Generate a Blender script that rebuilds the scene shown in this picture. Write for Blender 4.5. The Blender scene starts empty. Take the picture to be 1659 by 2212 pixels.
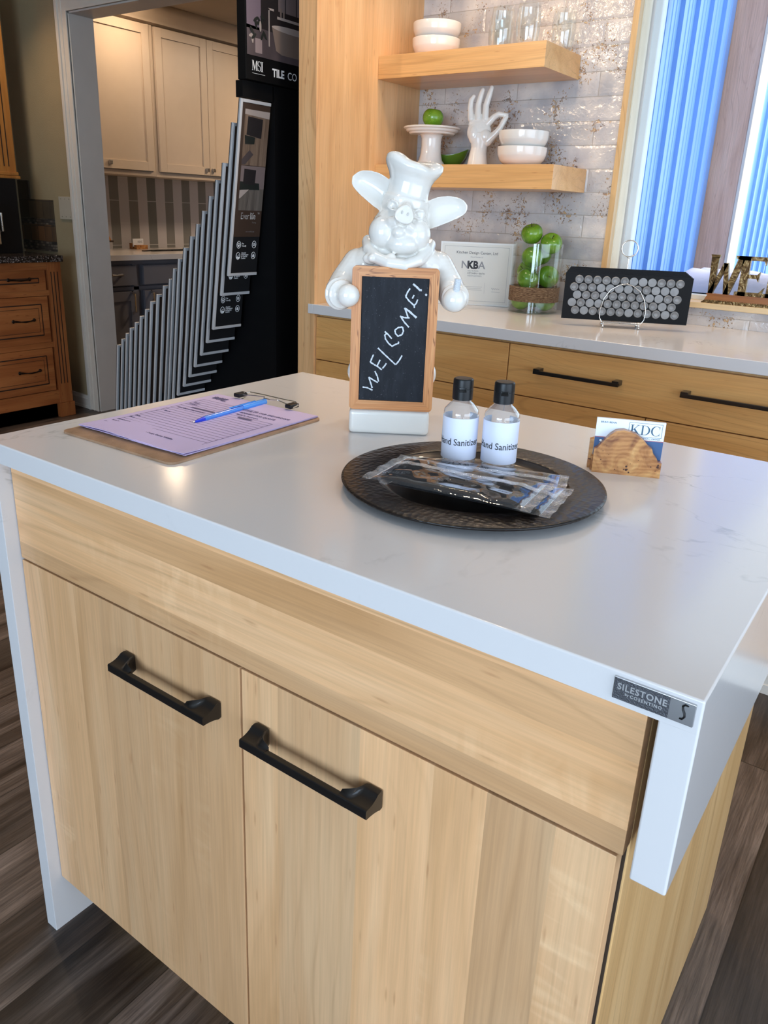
import bpy, bmesh, math, random
from mathutils import Vector, Matrix, noise as mnoise
PI = math.pi
C = bpy.context.scene.collection
sc = bpy.context.scene
random.seed(7)

# ------------------------------------------------------------------ helpers
def rotz(a): return Matrix.Rotation(a, 4, 'Z')

def tag(o, label=None, cat=None, group=None, kind=None):
    if label: o['label'] = label
    if cat: o['category'] = cat
    if group: o['group'] = group
    if kind: o['kind'] = kind
    return o

FR = {}
def thing(name, label, cat, loc=(0, 0, 0), rz=0.0, group=None):
    o = bpy.data.objects.new(name, None)
    o.empty_display_size = 0.05
    C.objects.link(o)
    o.location = loc
    o.rotation_euler = (0, 0, rz)
    FR[o.name] = Matrix.Translation(Vector(loc)) @ rotz(rz)
    return tag(o, label, cat, group)

def frame_of(o):
    m = Matrix.Identity(4)
    while o is not None:
        if o.name in FR: return FR[o.name]
        o = o.parent
    return m

class MB:
    """collects shapes in one bmesh; build() links them as ONE mesh object"""
    def __init__(self): self.bm = bmesh.new()
    def _new(self, verts0): return [v for v in self.bm.verts if v not in verts0]
    def box(self, x0, x1, y0, y1, z0, z1, bev=0.0, seg=2, M=None, skipz=None):
        b = bmesh.new()
        bmesh.ops.create_cube(b, size=1)
        for v in b.verts:
            v.co = Vector((x0 + (v.co.x + .5) * (x1 - x0), y0 + (v.co.y + .5) * (y1 - y0), z0 + (v.co.z + .5) * (z1 - z0)))
        if bev > 0:
            bmesh.ops.bevel(b, geom=[e for e in b.edges if skipz is None or not all(abs(v.co.z - skipz) < 1e-6 for v in e.verts)], offset=bev, segments=seg, profile=.5, affect='EDGES')
        return self.merge(b, M)
    def merge(self, b, M=None):
        if M is not None: bmesh.ops.transform(b, matrix=M, verts=b.verts[:])
        me = bpy.data.meshes.new('t'); b.to_mesh(me); b.free()
        self.bm.from_mesh(me); bpy.data.meshes.remove(me)
        return self
    def cyl(self, p0, p1, r0, r1=None, seg=20, caps=True):
        r1 = r0 if r1 is None else r1
        p0 = Vector(p0); p1 = Vector(p1); d = p1 - p0
        b = bmesh.new()
        bmesh.ops.create_cone(b, cap_ends=caps, segments=seg, radius1=r0, radius2=r1, depth=d.length)
        q = d.to_track_quat('Z', 'Y').to_matrix().to_4x4()
        return self.merge(b, Matrix.Translation((p0 + p1) / 2) @ q)
    def ell(self, c, r, rot=None, seg=24, rings=14):
        b = bmesh.new()
        bmesh.ops.create_uvsphere(b, u_segments=seg, v_segments=rings, radius=1)
        M = Matrix.Translation(Vector(c))
        if rot: M = M @ rot
        r = (r, r, r) if isinstance(r, (int, float)) else r
        M = M @ Matrix.Diagonal((r[0], r[1], r[2], 1))
        return self.merge(b, M)
    def rings(self, rings, closed=False, cap=True):
        """rings: list of lists of points with equal count -> skinned surface"""
        bm = self.bm
        R = [[bm.verts.new(Vector(p)) for p in ring] for ring in rings]
        n = len(R[0])
        m = len(R)
        for i in range(m if closed else m - 1):
            A = R[i]; B = R[(i + 1) % m]
            for j in range(n):
                k = (j + 1) % n
                try: bm.faces.new((A[j], A[k], B[k], B[j]))
                except ValueError: pass
        if cap and not closed:
            bm.faces.new(list(reversed(R[0]))); bm.faces.new(R[-1])
        return self
    def lathe(self, prof, c=(0, 0, 0), seg=32, cap=True, closed=False):
        c = Vector(c); rg = []
        for r, z in prof:
            rg.append([c + Vector((max(r, 1e-5) * math.cos(2 * PI * j / seg), max(r, 1e-5) * math.sin(2 * PI * j / seg), z)) for j in range(seg)])
        return self.rings(rg, closed=closed, cap=cap)
    def tube(self, pts, r, seg=8, closed=False, flat=None):
        pts = [Vector(p) for p in pts]; n = len(pts); rg = []
        up = Vector((0, 0, 1))
        prev = None
        for i, p in enumerate(pts):
            if closed: d = pts[(i + 1) % n] - pts[i - 1]
            else: d = pts[min(i + 1, n - 1)] - pts[max(i - 1, 0)]
            d.normalize()
            if prev is None:
                a = d.cross(up)
                if a.length < 1e-3: a = d.cross(Vector((1, 0, 0)))
            else:
                a = prev - d * prev.dot(d)
            a.normalize(); prev = a.copy(); b2 = d.cross(a)
            rr = r[i] if isinstance(r, (list, tuple)) else r
            fl = 1.0 if flat is None else flat
            rg.append([p + (a * math.cos(2 * PI * j / seg) + b2 * math.sin(2 * PI * j / seg) * fl) * rr for j in range(seg)])
        return self.rings(rg, closed=closed)
    def prism(self, poly, t0, t1, M=None):
        """poly in (x,z), extruded along y from t0 to t1"""
        b = bmesh.new()
        A = [b.verts.new((p[0], t0, p[1])) for p in poly]
        B = [b.verts.new((p[0], t1, p[1])) for p in poly]
        n = len(poly)
        b.faces.new(A); b.faces.new(list(reversed(B)))
        for i in range(n):
            k = (i + 1) % n
            b.faces.new((A[k], A[i], B[i], B[k]))
        return self.merge(b, M)
    def quad(self, a, b, c, d):
        v = [self.bm.verts.new(Vector(p)) for p in (a, b, c, d)]
        self.bm.faces.new(v); return self
    def grid(self, f, nu, nv, thick=0.0, tdir=None):
        bm = self.bm
        V = [[bm.verts.new(Vector(f(i / nu, j / nv))) for j in range(nv + 1)] for i in range(nu + 1)]
        for i in range(nu):
            for j in range(nv):
                bm.faces.new((V[i][j], V[i + 1][j], V[i + 1][j + 1], V[i][j + 1]))
        if thick:
            td = Vector(tdir)
            W = [[bm.verts.new(V[i][j].co + td * thick) for j in range(nv + 1)] for i in range(nu + 1)]
            for i in range(nu):
                for j in range(nv):
                    bm.faces.new((W[i][j], W[i][j + 1], W[i + 1][j + 1], W[i + 1][j]))
            for i in range(nu):
                bm.faces.new((V[i][0], W[i][0], W[i + 1][0], V[i + 1][0]))
                bm.faces.new((V[i][nv], V[i + 1][nv], W[i + 1][nv], W[i][nv]))
            for j in range(nv):
                bm.faces.new((V[0][j], V[0][j + 1], W[0][j + 1], W[0][j]))
                bm.faces.new((V[nu][j], W[nu][j], W[nu][j + 1], V[nu][j + 1]))
        return self
    def mesh(self, me, M=None):
        b = bmesh.new(); b.from_mesh(me)
        return self.merge(b, M)
    def build(self, name, mat=None, parent=None, w=False, sharp=38, kind=None, label=None, mods=None, normals=True):
        bm = self.bm
        if w:
            F = frame_of(parent).inverted() if parent is not None else Matrix.Identity(4)
            bmesh.ops.transform(bm, matrix=F, verts=bm.verts[:])
        if normals: bmesh.ops.recalc_face_normals(bm, faces=bm.faces[:])
        a = math.radians(sharp)
        for f in bm.faces: f.smooth = True
        for e in bm.edges:
            if len(e.link_faces) == 2:
                e.smooth = e.calc_face_angle(0) < a
        me = bpy.data.meshes.new(name)
        bm.to_mesh(me); bm.free()
        o = bpy.data.objects.new(name, me)
        C.objects.link(o)
        if mat: me.materials.append(mat)
        if parent is not None: o.parent = parent
        elif not w: pass
        if kind: o['kind'] = kind
        if label: o['label'] = label
        if not mods and sharp < 100 and normals:
            md = o.modifiers.new('Weighted', 'WEIGHTED_NORMAL'); md.keep_sharp = True; md.weight = 100
        if mods:
            for t, props in mods:
                md = o.modifiers.new(t.title(), t)
                for k, v in props.items(): setattr(md, k, v)
        return o

def dup(root, loc=None, rz=None, label=None, group=None):
    r = root.copy(); C.objects.link(r)
    if loc is not None: r.location = loc
    if rz is not None: r.rotation_euler = (0, 0, rz)
    if label: r['label'] = label
    if group: r['group'] = group
    def rec(a, b):
        for ch in [c for c in bpy.data.objects if c.parent == a]:
            k = ch.copy(); C.objects.link(k); k.parent = b
            rec(ch, k)
    rec(root, r)
    return r

def textmesh(s, size, extr=0.0003, bold=0.0, align='LEFT', xs=1.0, spacing=1.0, res=3):
    cu = bpy.data.curves.new('txt', 'FONT')
    cu.body = s; cu.size = size; cu.extrude = extr; cu.offset = bold
    cu.align_x = align; cu.space_character = spacing; cu.resolution_u = res
    o = bpy.data.objects.new('txt', cu); C.objects.link(o)
    bpy.context.view_layer.update()
    dg = bpy.context.evaluated_depsgraph_get()
    me = bpy.data.meshes.new_from_object(o.evaluated_get(dg))
    bpy.data.objects.remove(o)
    if xs != 1.0:
        for v in me.vertices: v.co.x *= xs
    return me

# text stands in local XZ (x right, z up, facing -Y)
STAND = Matrix.Rotation(PI / 2, 4, 'X')

# ------------------------------------------------------------------ materials
def NN(nt, typ, ins=None, **props):
    n = nt.nodes.new(typ)
    for k, v in props.items(): setattr(n, k, v)
    if ins:
        for k, v in ins.items():
            s = n.inputs[k]
            if isinstance(v, bpy.types.NodeSocket): nt.links.new(v, s)
            else: s.default_value = v
    return n

def newmat(name):
    m = bpy.data.materials.new(name); m.use_nodes = True
    nt = m.node_tree; nt.nodes.clear()
    out = NN(nt, 'ShaderNodeOutputMaterial')
    b = NN(nt, 'ShaderNodeBsdfPrincipled')
    nt.links.new(b.outputs[0], out.inputs[0])
    return m, nt, b

def col(c): return (c[0], c[1], c[2], 1.0)
def srgb(r, g, b):
    f = lambda v: (v / 255 / 12.92) if v / 255 <= .04045 else ((v / 255 + .055) / 1.055) ** 2.4
    return (f(r), f(g), f(b))

def plain(name, c, rough=.5, metal=0.0, spec=.5, coat=0.0, trans=0.0, ior=1.45, bump=0.0, bscale=100, var=0.0, vscale=8, sss=0.0):
    m, nt, b = newmat(name)
    b.inputs['Base Color'].default_value = col(c)
    b.inputs['Roughness'].default_value = rough
    b.inputs['Metallic'].default_value = metal
    b.inputs['Specular IOR Level'].default_value = spec
    b.inputs['Coat Weight'].default_value = coat
    b.inputs['Coat Roughness'].default_value = .04
    b.inputs['Transmission Weight'].default_value = trans
    b.inputs['IOR'].default_value = ior
    tc = NN(nt, 'ShaderNodeTexCoord')
    if bump:
        n = NN(nt, 'ShaderNodeTexNoise', {'Vector': tc.outputs['Object'], 'Scale': bscale, 'Detail': 3.0})
        bp = NN(nt, 'ShaderNodeBump', {'Height': n.outputs[0], 'Strength': bump, 'Distance': .002})
        nt.links.new(bp.outputs[0], b.inputs['Normal'])
    n2 = NN(nt, 'ShaderNodeTexNoise', {'Vector': tc.outputs['Object'], 'Scale': vscale, 'Detail': 4.0})
    v = var if var else .03
    rp = NN(nt, 'ShaderNodeMapRange', {'Value': n2.outputs[0], 'From Min': .3, 'From Max': .7, 'To Min': 1 - v, 'To Max': 1 + v})
    mx = NN(nt, 'ShaderNodeVectorMath', {0: (c[0], c[1], c[2])}, operation='SCALE')
    nt.links.new(rp.outputs[0], mx.inputs['Scale'])
    nt.links.new(mx.outputs[0], b.inputs['Base Color'])
    return m

def emis(name, c, s):
    m, nt, b = newmat(name)
    b.inputs['Base Color'].default_value = col((0, 0, 0))
    b.inputs['Emission Color'].default_value = col(c)
    b.inputs['Emission Strength'].default_value = s
    return m

def ramp(nt, fac, stops):
    r = NN(nt, 'ShaderNodeValToRGB')
    nt.links.new(fac, r.inputs[0])
    el = r.color_ramp.elements
    while len(el) < len(stops): el.new(.5)
    for e, (p, c) in zip(el, stops): e.position = p; e.color = col(c) if len(c) == 3 else c
    return r.outputs[0]

def math_(nt, op, a, b=0.0, c=0.0):
    n = NN(nt, 'ShaderNodeMath', operation=op)
    for i, v in enumerate((a, b, c)):
        if isinstance(v, bpy.types.NodeSocket): nt.links.new(v, n.inputs[i])
        else: n.inputs[i].default_value = v
    return n.outputs[0]

def mixc(nt, fac, a, b, mode='MIX'):
    n = NN(nt, 'ShaderNodeMix', data_type='RGBA', blend_type=mode)
    for s, v in ((n.inputs[0], fac), (n.inputs[6], a), (n.inputs[7], b)):
        if isinstance(v, bpy.types.NodeSocket): nt.links.new(v, s)
        elif isinstance(v, (int, float)): s.default_value = v
        else: s.default_value = col(v)
    return n.outputs[2]

def wood(name, light, mid, dark, along='z', across='x', stave=.08, rough=.32, var=1.0, grain=1.0, fleck=.35, coat=.15, rings=0.0, fig=1.0, fs=1.0, spec=.5, curl=0.0):
    """solid or glued-up wood; 'along' is the grain axis in object metres"""
    m, nt, b = newmat(name)
    tc = NN(nt, 'ShaderNodeTexCoord')
    sp = NN(nt, 'ShaderNodeSeparateXYZ', {0: tc.outputs['Object']})
    ax = {'x': 0, 'y': 1, 'z': 2}
    third = [k for k in 'xyz' if k not in (along, across)][0]
    A = sp.outputs[ax[along]]; X = sp.outputs[ax[across]]; T = sp.outputs[ax[third]]
    if stave:
        wob = NN(nt, 'ShaderNodeTexNoise', {'Scale': 1.0}, noise_dimensions='1D')
        q = math_(nt, 'DIVIDE', X, stave)
        q = math_(nt, 'ADD', q, math_(nt, 'MULTIPLY', math_(nt, 'SINE', math_(nt, 'MULTIPLY', q, 1.7)), .28))
        idx = math_(nt, 'FLOOR', q)
        wn = NN(nt, 'ShaderNodeTexWhiteNoise', {'W': idx}, noise_dimensions='1D')
        rnd = wn.outputs['Value']
        nt.nodes.remove(wob)
    else:
        rnd = math_(nt, 'ADD', 0.0, 0.37)
    off = math_(nt, 'MULTIPLY', rnd, 37.0)
    def vec(sa, sx, st):
        return NN(nt, 'ShaderNodeCombineXYZ', {0: math_(nt, 'ADD', math_(nt, 'MULTIPLY', A, sa), off), 1: math_(nt, 'ADD', math_(nt, 'MULTIPLY', X, sx), off), 2: math_(nt, 'MULTIPLY', T, st)}).outputs[0]
    fine = NN(nt, 'ShaderNodeTexNoise', {'Vector': vec(6, 260, 260), 'Scale': 1.0, 'Detail': 4.0, 'Roughness': .6})
    broad = NN(nt, 'ShaderNodeTexNoise', {'Vector': vec(1.6 * fs ** .5, 14 * fs, 14 * fs), 'Scale': 1.0, 'Detail': 3.0, 'Distortion': .8})
    figv = NN(nt, 'ShaderNodeTexNoise', {'Vector': vec(.9 * fs ** .5, 4.5 * fs, 4.5 * fs), 'Scale': 1.0, 'Detail': 1.5, 'Distortion': .5})
    rg = math_(nt, 'FRACT', math_(nt, 'ADD', math_(nt, 'MULTIPLY', X, 38.0 * fs ** .5), math_(nt, 'MULTIPLY', figv.outputs[0], 11.0 if not rings else rings)))
    line = math_(nt, 'SMOOTH_MIN', math_(nt, 'ABSOLUTE', math_(nt, 'SUBTRACT', rg, .5)), .12, .05)
    line = math_(nt, 'MAXIMUM', math_(nt, 'SUBTRACT', 1.0, math_(nt, 'MULTIPLY', line, 9.0)), 0.0)
    base = ramp(nt, broad.outputs[0], [(.28, dark), (.5, mid), (.72, light)])
    lmask = NN(nt, 'ShaderNodeMapRange', {'Value': NN(nt, 'ShaderNodeTexNoise', {'Vector': vec(1.1 * fs ** .5, 6 * fs, 6), 'Scale': 1.0, 'Detail': 2.0}).outputs[0], 'From Min': .42, 'From Max': .62})
    base = mixc(nt, math_(nt, 'MULTIPLY', math_(nt, 'MULTIPLY', line, lmask.outputs[0]), .55 * fig), base, tuple(v * .72 for v in dark))
    if curl:
        cn = NN(nt, 'ShaderNodeTexNoise', {'Vector': vec(30, 9, 9), 'Scale': 1.0, 'Detail': 3.0, 'Distortion': 1.2})
        cmk = NN(nt, 'ShaderNodeMapRange', {'Value': NN(nt, 'ShaderNodeTexNoise', {'Vector': vec(3.2, 10, 10), 'Scale': 1.0, 'Detail': 1.0}).outputs[0], 'From Min': .50, 'From Max': .66})
        cst = NN(nt, 'ShaderNodeMapRange', {'Value': math_(nt, 'FRACT', math_(nt, 'MULTIPLY', rnd, 7.3)), 'From Min': .45, 'From Max': .7})
        cv = NN(nt, 'ShaderNodeMapRange', {'Value': cn.outputs[0], 'From Min': .48, 'From Max': .68})
        base = mixc(nt, math_(nt, 'MULTIPLY', math_(nt, 'MULTIPLY', cv.outputs[0], cmk.outputs[0]), math_(nt, 'MULTIPLY', cst.outputs[0], curl)), base, tuple(min(.95, v * 1.25 + .05) for v in light))
    fm = NN(nt, 'ShaderNodeMapRange', {'Value': fine.outputs[0], 'From Min': .3, 'From Max': .7, 'To Min': 1 - .1 * grain, 'To Max': 1 + .08 * grain})
    sv = NN(nt, 'ShaderNodeMapRange', {'Value': rnd, 'To Min': 1 - .11 * var, 'To Max': 1 + .08 * var})
    fac = math_(nt, 'MULTIPLY', fm.outputs[0], sv.outputs[0])
    if fleck:
        fl = NN(nt, 'ShaderNodeTexVoronoi', {'Vector': vec(16, 110, 110), 'Scale': 1.0, 'Randomness': 1.0})
        fr_ = NN(nt, 'ShaderNodeSeparateColor', {0: fl.outputs['Color']})
        on = math_(nt, 'GREATER_THAN', fr_.outputs[0], .80)
        fk0 = NN(nt, 'ShaderNodeMapRange', {'Value': fl.outputs['Distance'], 'From Min': .08, 'From Max': .24, 'To Min': 1.0, 'To Max': 0.0})
        fk = NN(nt, 'ShaderNodeMath', operation='SUBTRACT'); fk.inputs[0].default_value = 1.0
        nt.links.new(math_(nt, 'MULTIPLY', math_(nt, 'MULTIPLY', fk0.outputs[0], on), min(.8, fleck * 2.2)), fk.inputs[1])
    sc_ = NN(nt, 'ShaderNodeVectorMath', operation='SCALE')
    nt.links.new(base, sc_.inputs[0]); nt.links.new(fac, sc_.inputs['Scale'])
    fin = sc_.outputs[0]
    if fleck: fin = mixc(nt, NN(nt, 'ShaderNodeMath', {0: 1.0, 1: fk.outputs[0]}, operation='SUBTRACT').outputs[0], fin, (dark[0] * .55, dark[1] * .38, dark[2] * .3))
    nt.links.new(fin, b.inputs['Base Color'])
    b.inputs['Roughness'].default_value = rough
    b.inputs['Coat Weight'].default_value = coat
    b.inputs['Coat Roughness'].default_value = .25
    bp = NN(nt, 'ShaderNodeBump', {'Height': fine.outputs[0], 'Strength': .06, 'Distance': .001})
    nt.links.new(bp.outputs[0], b.inputs['Normal'])
    return m

def quartz(name, base=(.66, .635, .63), vein=.55, rough=.15):
    m, nt, b = newmat(name)
    tc = NN(nt, 'ShaderNodeTexCoord')
    w = NN(nt, 'ShaderNodeTexNoise', {'Vector': tc.outputs['Object'], 'Scale': 2.2, 'Detail': 6.0, 'Roughness': .6, 'Distortion': .6})
    r = math_(nt, 'ABSOLUTE', math_(nt, 'SUBTRACT', w.outputs[0], .5))
    v = NN(nt, 'ShaderNodeMapRange', {'Value': r, 'From Min': .0, 'From Max': .007, 'To Min': 1.0, 'To Max': 0.0})
    msk = NN(nt, 'ShaderNodeTexNoise', {'Vector': tc.outputs['Object'], 'Scale': 3.1, 'Detail': 3.0})
    mk = NN(nt, 'ShaderNodeMapRange', {'Value': msk.outputs[0], 'From Min': .48, 'From Max': .62})
    fine = NN(nt, 'ShaderNodeTexNoise', {'Vector': tc.outputs['Object'], 'Scale': 45.0, 'Detail': 4.0})
    fk = NN(nt, 'ShaderNodeMapRange', {'Value': fine.outputs[0], 'From Min': .42, 'From Max': .6})
    f = math_(nt, 'MULTIPLY', math_(nt, 'MULTIPLY', v.outputs[0], mk.outputs[0]), math_(nt, 'MULTIPLY', fk.outputs[0], vein))
    c = mixc(nt, f, base, (.30, .29, .28))
    cl = NN(nt, 'ShaderNodeTexNoise', {'Vector': tc.outputs['Object'], 'Scale': 5.0, 'Detail': 2.0})
    c = mixc(nt, math_(nt, 'MULTIPLY', cl.outputs[0], .08), c, (.62, .61, .60))
    nt.links.new(c, b.inputs['Base Color'])
    b.inputs['Roughness'].default_value = rough
    b.inputs['Specular IOR Level'].default_value = .5
    return m

def glass(name, c=(1, 1, 1), rough=0.0, ior=1.45):
    m, nt, b = newmat(name)
    b.inputs['Base Color'].default_value = col(c)
    b.inputs['Transmission Weight'].default_value = 1.0
    b.inputs['Roughness'].default_value = rough
    b.inputs['IOR'].default_value = ior
    return m

def thinfilm(name, tint=(1, 1, 1), refl=1.0, rough=.03, bump=0.0, bscale=40, haze=0.0):
    """clear sheet: see-through with a mirror part by fresnel"""
    m = bpy.data.materials.new(name); m.use_nodes = True
    nt = m.node_tree; nt.nodes.clear()
    out = NN(nt, 'ShaderNodeOutputMaterial')
    tr = NN(nt, 'ShaderNodeBsdfTransparent', {0: col(tint)})
    gl = NN(nt, 'ShaderNodeBsdfGlossy', {'Color': (1, 1, 1, 1), 'Roughness': rough})
    fr = NN(nt, 'ShaderNodeLayerWeight', {'Blend': .5})
    tc = NN(nt, 'ShaderNodeTexCoord')
    if bump:
        n = NN(nt, 'ShaderNodeTexNoise', {'Vector': tc.outputs['Object'], 'Scale': bscale, 'Detail': 2.0, 'Distortion': 1.5})
        bp = NN(nt, 'ShaderNodeBump', {'Height': n.outputs[0], 'Strength': bump, 'Distance': .004})
        nt.links.new(bp.outputs[0], gl.inputs['Normal']); nt.links.new(bp.outputs[0], fr.inputs['Normal'])
    f = math_(nt, 'MINIMUM', math_(nt, 'MULTIPLY', math_(nt, 'ADD', math_(nt, 'MULTIPLY', math_(nt, 'POWER', fr.outputs['Facing'], 4.5), .8), .045), refl), 1.0)
    mx = NN(nt, 'ShaderNodeMixShader', {0: f, 1: tr.outputs[0], 2: gl.outputs[0]})
    last = mx.outputs[0]
    if haze:
        df = NN(nt, 'ShaderNodeBsdfDiffuse', {0: (.9, .92, .95, 1)})
        last = NN(nt, 'ShaderNodeMixShader', {0: haze, 1: last, 2: df.outputs[0]}).outputs[0]
    nt.links.new(last, out.inputs[0])
    return m
# ------------------------------------------------------------------ materials in use
M = {}
M['maple_v'] = wood('maple_doors', (.77, .48, .26), (.71, .41, .205), (.60, .33, .15), 'z', 'x', .085, rough=.36, var=1.7, fleck=.16, fig=.6, curl=.45)
M['maple_h'] = wood('maple_fascia', (.76, .46, .245), (.70, .395, .19), (.58, .31, .135), 'x', 'z', .058, rough=.36, var=1.7, fleck=.16, fig=.8, curl=.3)
M['maple_side'] = wood('maple_side', (.76, .48, .22), (.70, .42, .175), (.60, .34, .13), 'z', 'y', 0, rough=.4, fleck=.1)
M['maple_back'] = wood('maple_back_cabinets', (.76, .415, .145), (.70, .355, .115), (.62, .295, .085), 'x', 'z', 0, rough=.36, fleck=.15, grain=.8)
M['maple_panel'] = wood('maple_tall_panel', (.80, .50, .25), (.74, .43, .20), (.64, .35, .15), 'z', 'y', .22, rough=.36, fleck=.18, fig=.45)
M['maple_stile'] = wood('maple_stile', (.82, .50, .25), (.75, .43, .20), (.66, .34, .145), 'z', 'x', 0, rough=.35, fleck=.3)
M['maple_shelf'] = wood('maple_shelf', (.80, .47, .20), (.73, .40, .155), (.63, .32, .11), 'x', 'z', 0, rough=.3, fleck=.2)
M['sill_wood'] = wood('window_wood', (.78, .60, .36), (.72, .53, .30), (.64, .45, .24), 'x', 'z', 0, rough=.4, fleck=0)
M['jamb_wood'] = wood('window_jamb_wood', (.70, .47, .24), (.64, .41, .19), (.56, .34, .15), 'z', 'y', 0, rough=.35, fleck=0)
M['quartz'] = quartz('white_quartz')
M['black_metal'] = plain('black_pull_metal', (.012, .011, .010), .32, 0.6, .5, var=.2)
M['bronze_dark'] = plain('dark_bronze', (.03, .02, .015), .35, .8)
M['gap'] = plain('dark_gap', (.03, .018, .01), .9)
M['ceramic'] = plain('white_glazed_ceramic', (.74, .705, .65), .12, 0, .5, coat=.6, sss=.0)
M['ceramic_bowl'] = plain('ivory_glazed_ceramic', (.76, .73, .68), .14, 0, .5, coat=.4)
M['white_paint'] = plain('white_painted_trim', (.72, .66, .58), .45)
M['jamb_paint'] = plain('painted_jamb', (.60, .56, .52), .5)
M['chrome'] = plain('polished_chrome', (.85, .83, .80), .08, 1.0)
M['steel'] = plain('brushed_steel', (.55, .55, .56), .3, 1.0)
M['alu'] = plain('satin_aluminium_frame', (.60, .60, .61), .36, .25)
M['black_plastic'] = plain('black_plastic', (.008, .008, .009), .36, spec=.35)
M['black_board'] = plain('black_display_board', (.004, .004, .0045), .5, spec=.12)
M['paper_white'] = plain('white_paper', (.80, .81, .83), .55)
M['ink'] = plain('black_ink', (.03, .03, .035), .6)
M['lilac'] = plain('lilac_paper', (.60, .50, .76), .6)
M['ink_lilac'] = plain('grey_print', (.14, .11, .2), .6)
M['white_print'] = plain('white_print', (.72, .72, .72), .6)

def m_floor():
    m, nt, b = newmat('dark_plank_floor')
    tc = NN(nt, 'ShaderNodeTexCoord')
    sp = NN(nt, 'ShaderNodeSeparateXYZ', {0: tc.outputs['Object']})
    X, Y = sp.outputs[0], sp.outputs[1]
    q = math_(nt, 'DIVIDE', math_(nt, 'ADD', X, .062), .152)
    row = math_(nt, 'FLOOR', q)
    wn = NN(nt, 'ShaderNodeTexWhiteNoise', {'W': row}, noise_dimensions='1D')
    yo = math_(nt, 'DIVIDE', math_(nt, 'ADD', Y, math_(nt, 'MULTIPLY', wn.outputs['Value'], 1.2)), 1.2)
    colr = math_(nt, 'FLOOR', yo)
    idx = math_(nt, 'ADD', math_(nt, 'MULTIPLY', row, 7.13), math_(nt, 'MULTIPLY', colr, 3.71))
    wn2 = NN(nt, 'ShaderNodeTexWhiteNoise', {'W': idx}, noise_dimensions='1D')
    off = math_(nt, 'MULTIPLY', wn2.outputs['Value'], 50.0)
    def vec(sx, sy): return NN(nt, 'ShaderNodeCombineXYZ', {0: math_(nt, 'ADD', math_(nt, 'MULTIPLY', X, sx), off), 1: math_(nt, 'MULTIPLY', Y, sy), 2: off}).outputs[0]
    g1 = NN(nt, 'ShaderNodeTexNoise', {'Vector': vec(20, 1.6), 'Scale': 1.0, 'Detail': 5.0, 'Distortion': 1.2, 'Roughness': .62})
    g2 = NN(nt, 'ShaderNodeTexNoise', {'Vector': vec(240, 9), 'Scale': 1.0, 'Detail': 4.0, 'Roughness': .7})
    g3 = NN(nt, 'ShaderNodeTexNoise', {'Vector': vec(9, 1.0), 'Scale': 1.0, 'Detail': 2.0, 'Distortion': 1.5})
    c = ramp(nt, g1.outputs[0], [(.30, (.012, .008, .006)), (.45, (.045, .029, .021)), (.58, (.11, .078, .060)), (.74, (.22, .175, .145))])
    dk = ramp(nt, g3.outputs[0], [(.40, (.03, .018, .012)), (.62, (.30, .24, .21))])
    c = mixc(nt, .38, c, dk)
    tone = NN(nt, 'ShaderNodeMapRange', {'Value': wn2.outputs['Value'], 'To Min': .35, 'To Max': 1.5})
    gm = NN(nt, 'ShaderNodeMapRange', {'Value': g2.outputs[0], 'From Min': .3, 'From Max': .7, 'To Min': .42, 'To Max': 1.3})
    fx = math_(nt, 'ABSOLUTE', math_(nt, 'SUBTRACT', math_(nt, 'FRACT', q), .5))
    fy = math_(nt, 'ABSOLUTE', math_(nt, 'SUBTRACT', math_(nt, 'FRACT', yo), .5))
    sx = math_(nt, 'LESS_THAN', fx, .493); sy = math_(nt, 'LESS_THAN', fy, .4988)
    seam = math_(nt, 'MULTIPLY', math_(nt, 'ADD', math_(nt, 'MULTIPLY', sx, .75), .25), math_(nt, 'ADD', math_(nt, 'MULTIPLY', sy, .75), .25))
    f = math_(nt, 'MULTIPLY', math_(nt, 'MULTIPLY', tone.outputs[0], gm.outputs[0]), seam)
    s = NN(nt, 'ShaderNodeVectorMath', operation='SCALE')
    nt.links.new(c, s.inputs[0]); nt.links.new(f, s.inputs['Scale'])
    nt.links.new(s.outputs[0], b.inputs['Base Color'])
    b.inputs['Roughness'].default_value = .38
    bp = NN(nt, 'ShaderNodeBump', {'Height': g2.outputs[0], 'Strength': .25, 'Distance': .002})
    nt.links.new(bp.outputs[0], b.inputs['Normal'])
    return m
M['floor'] = m_floor()

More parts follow.
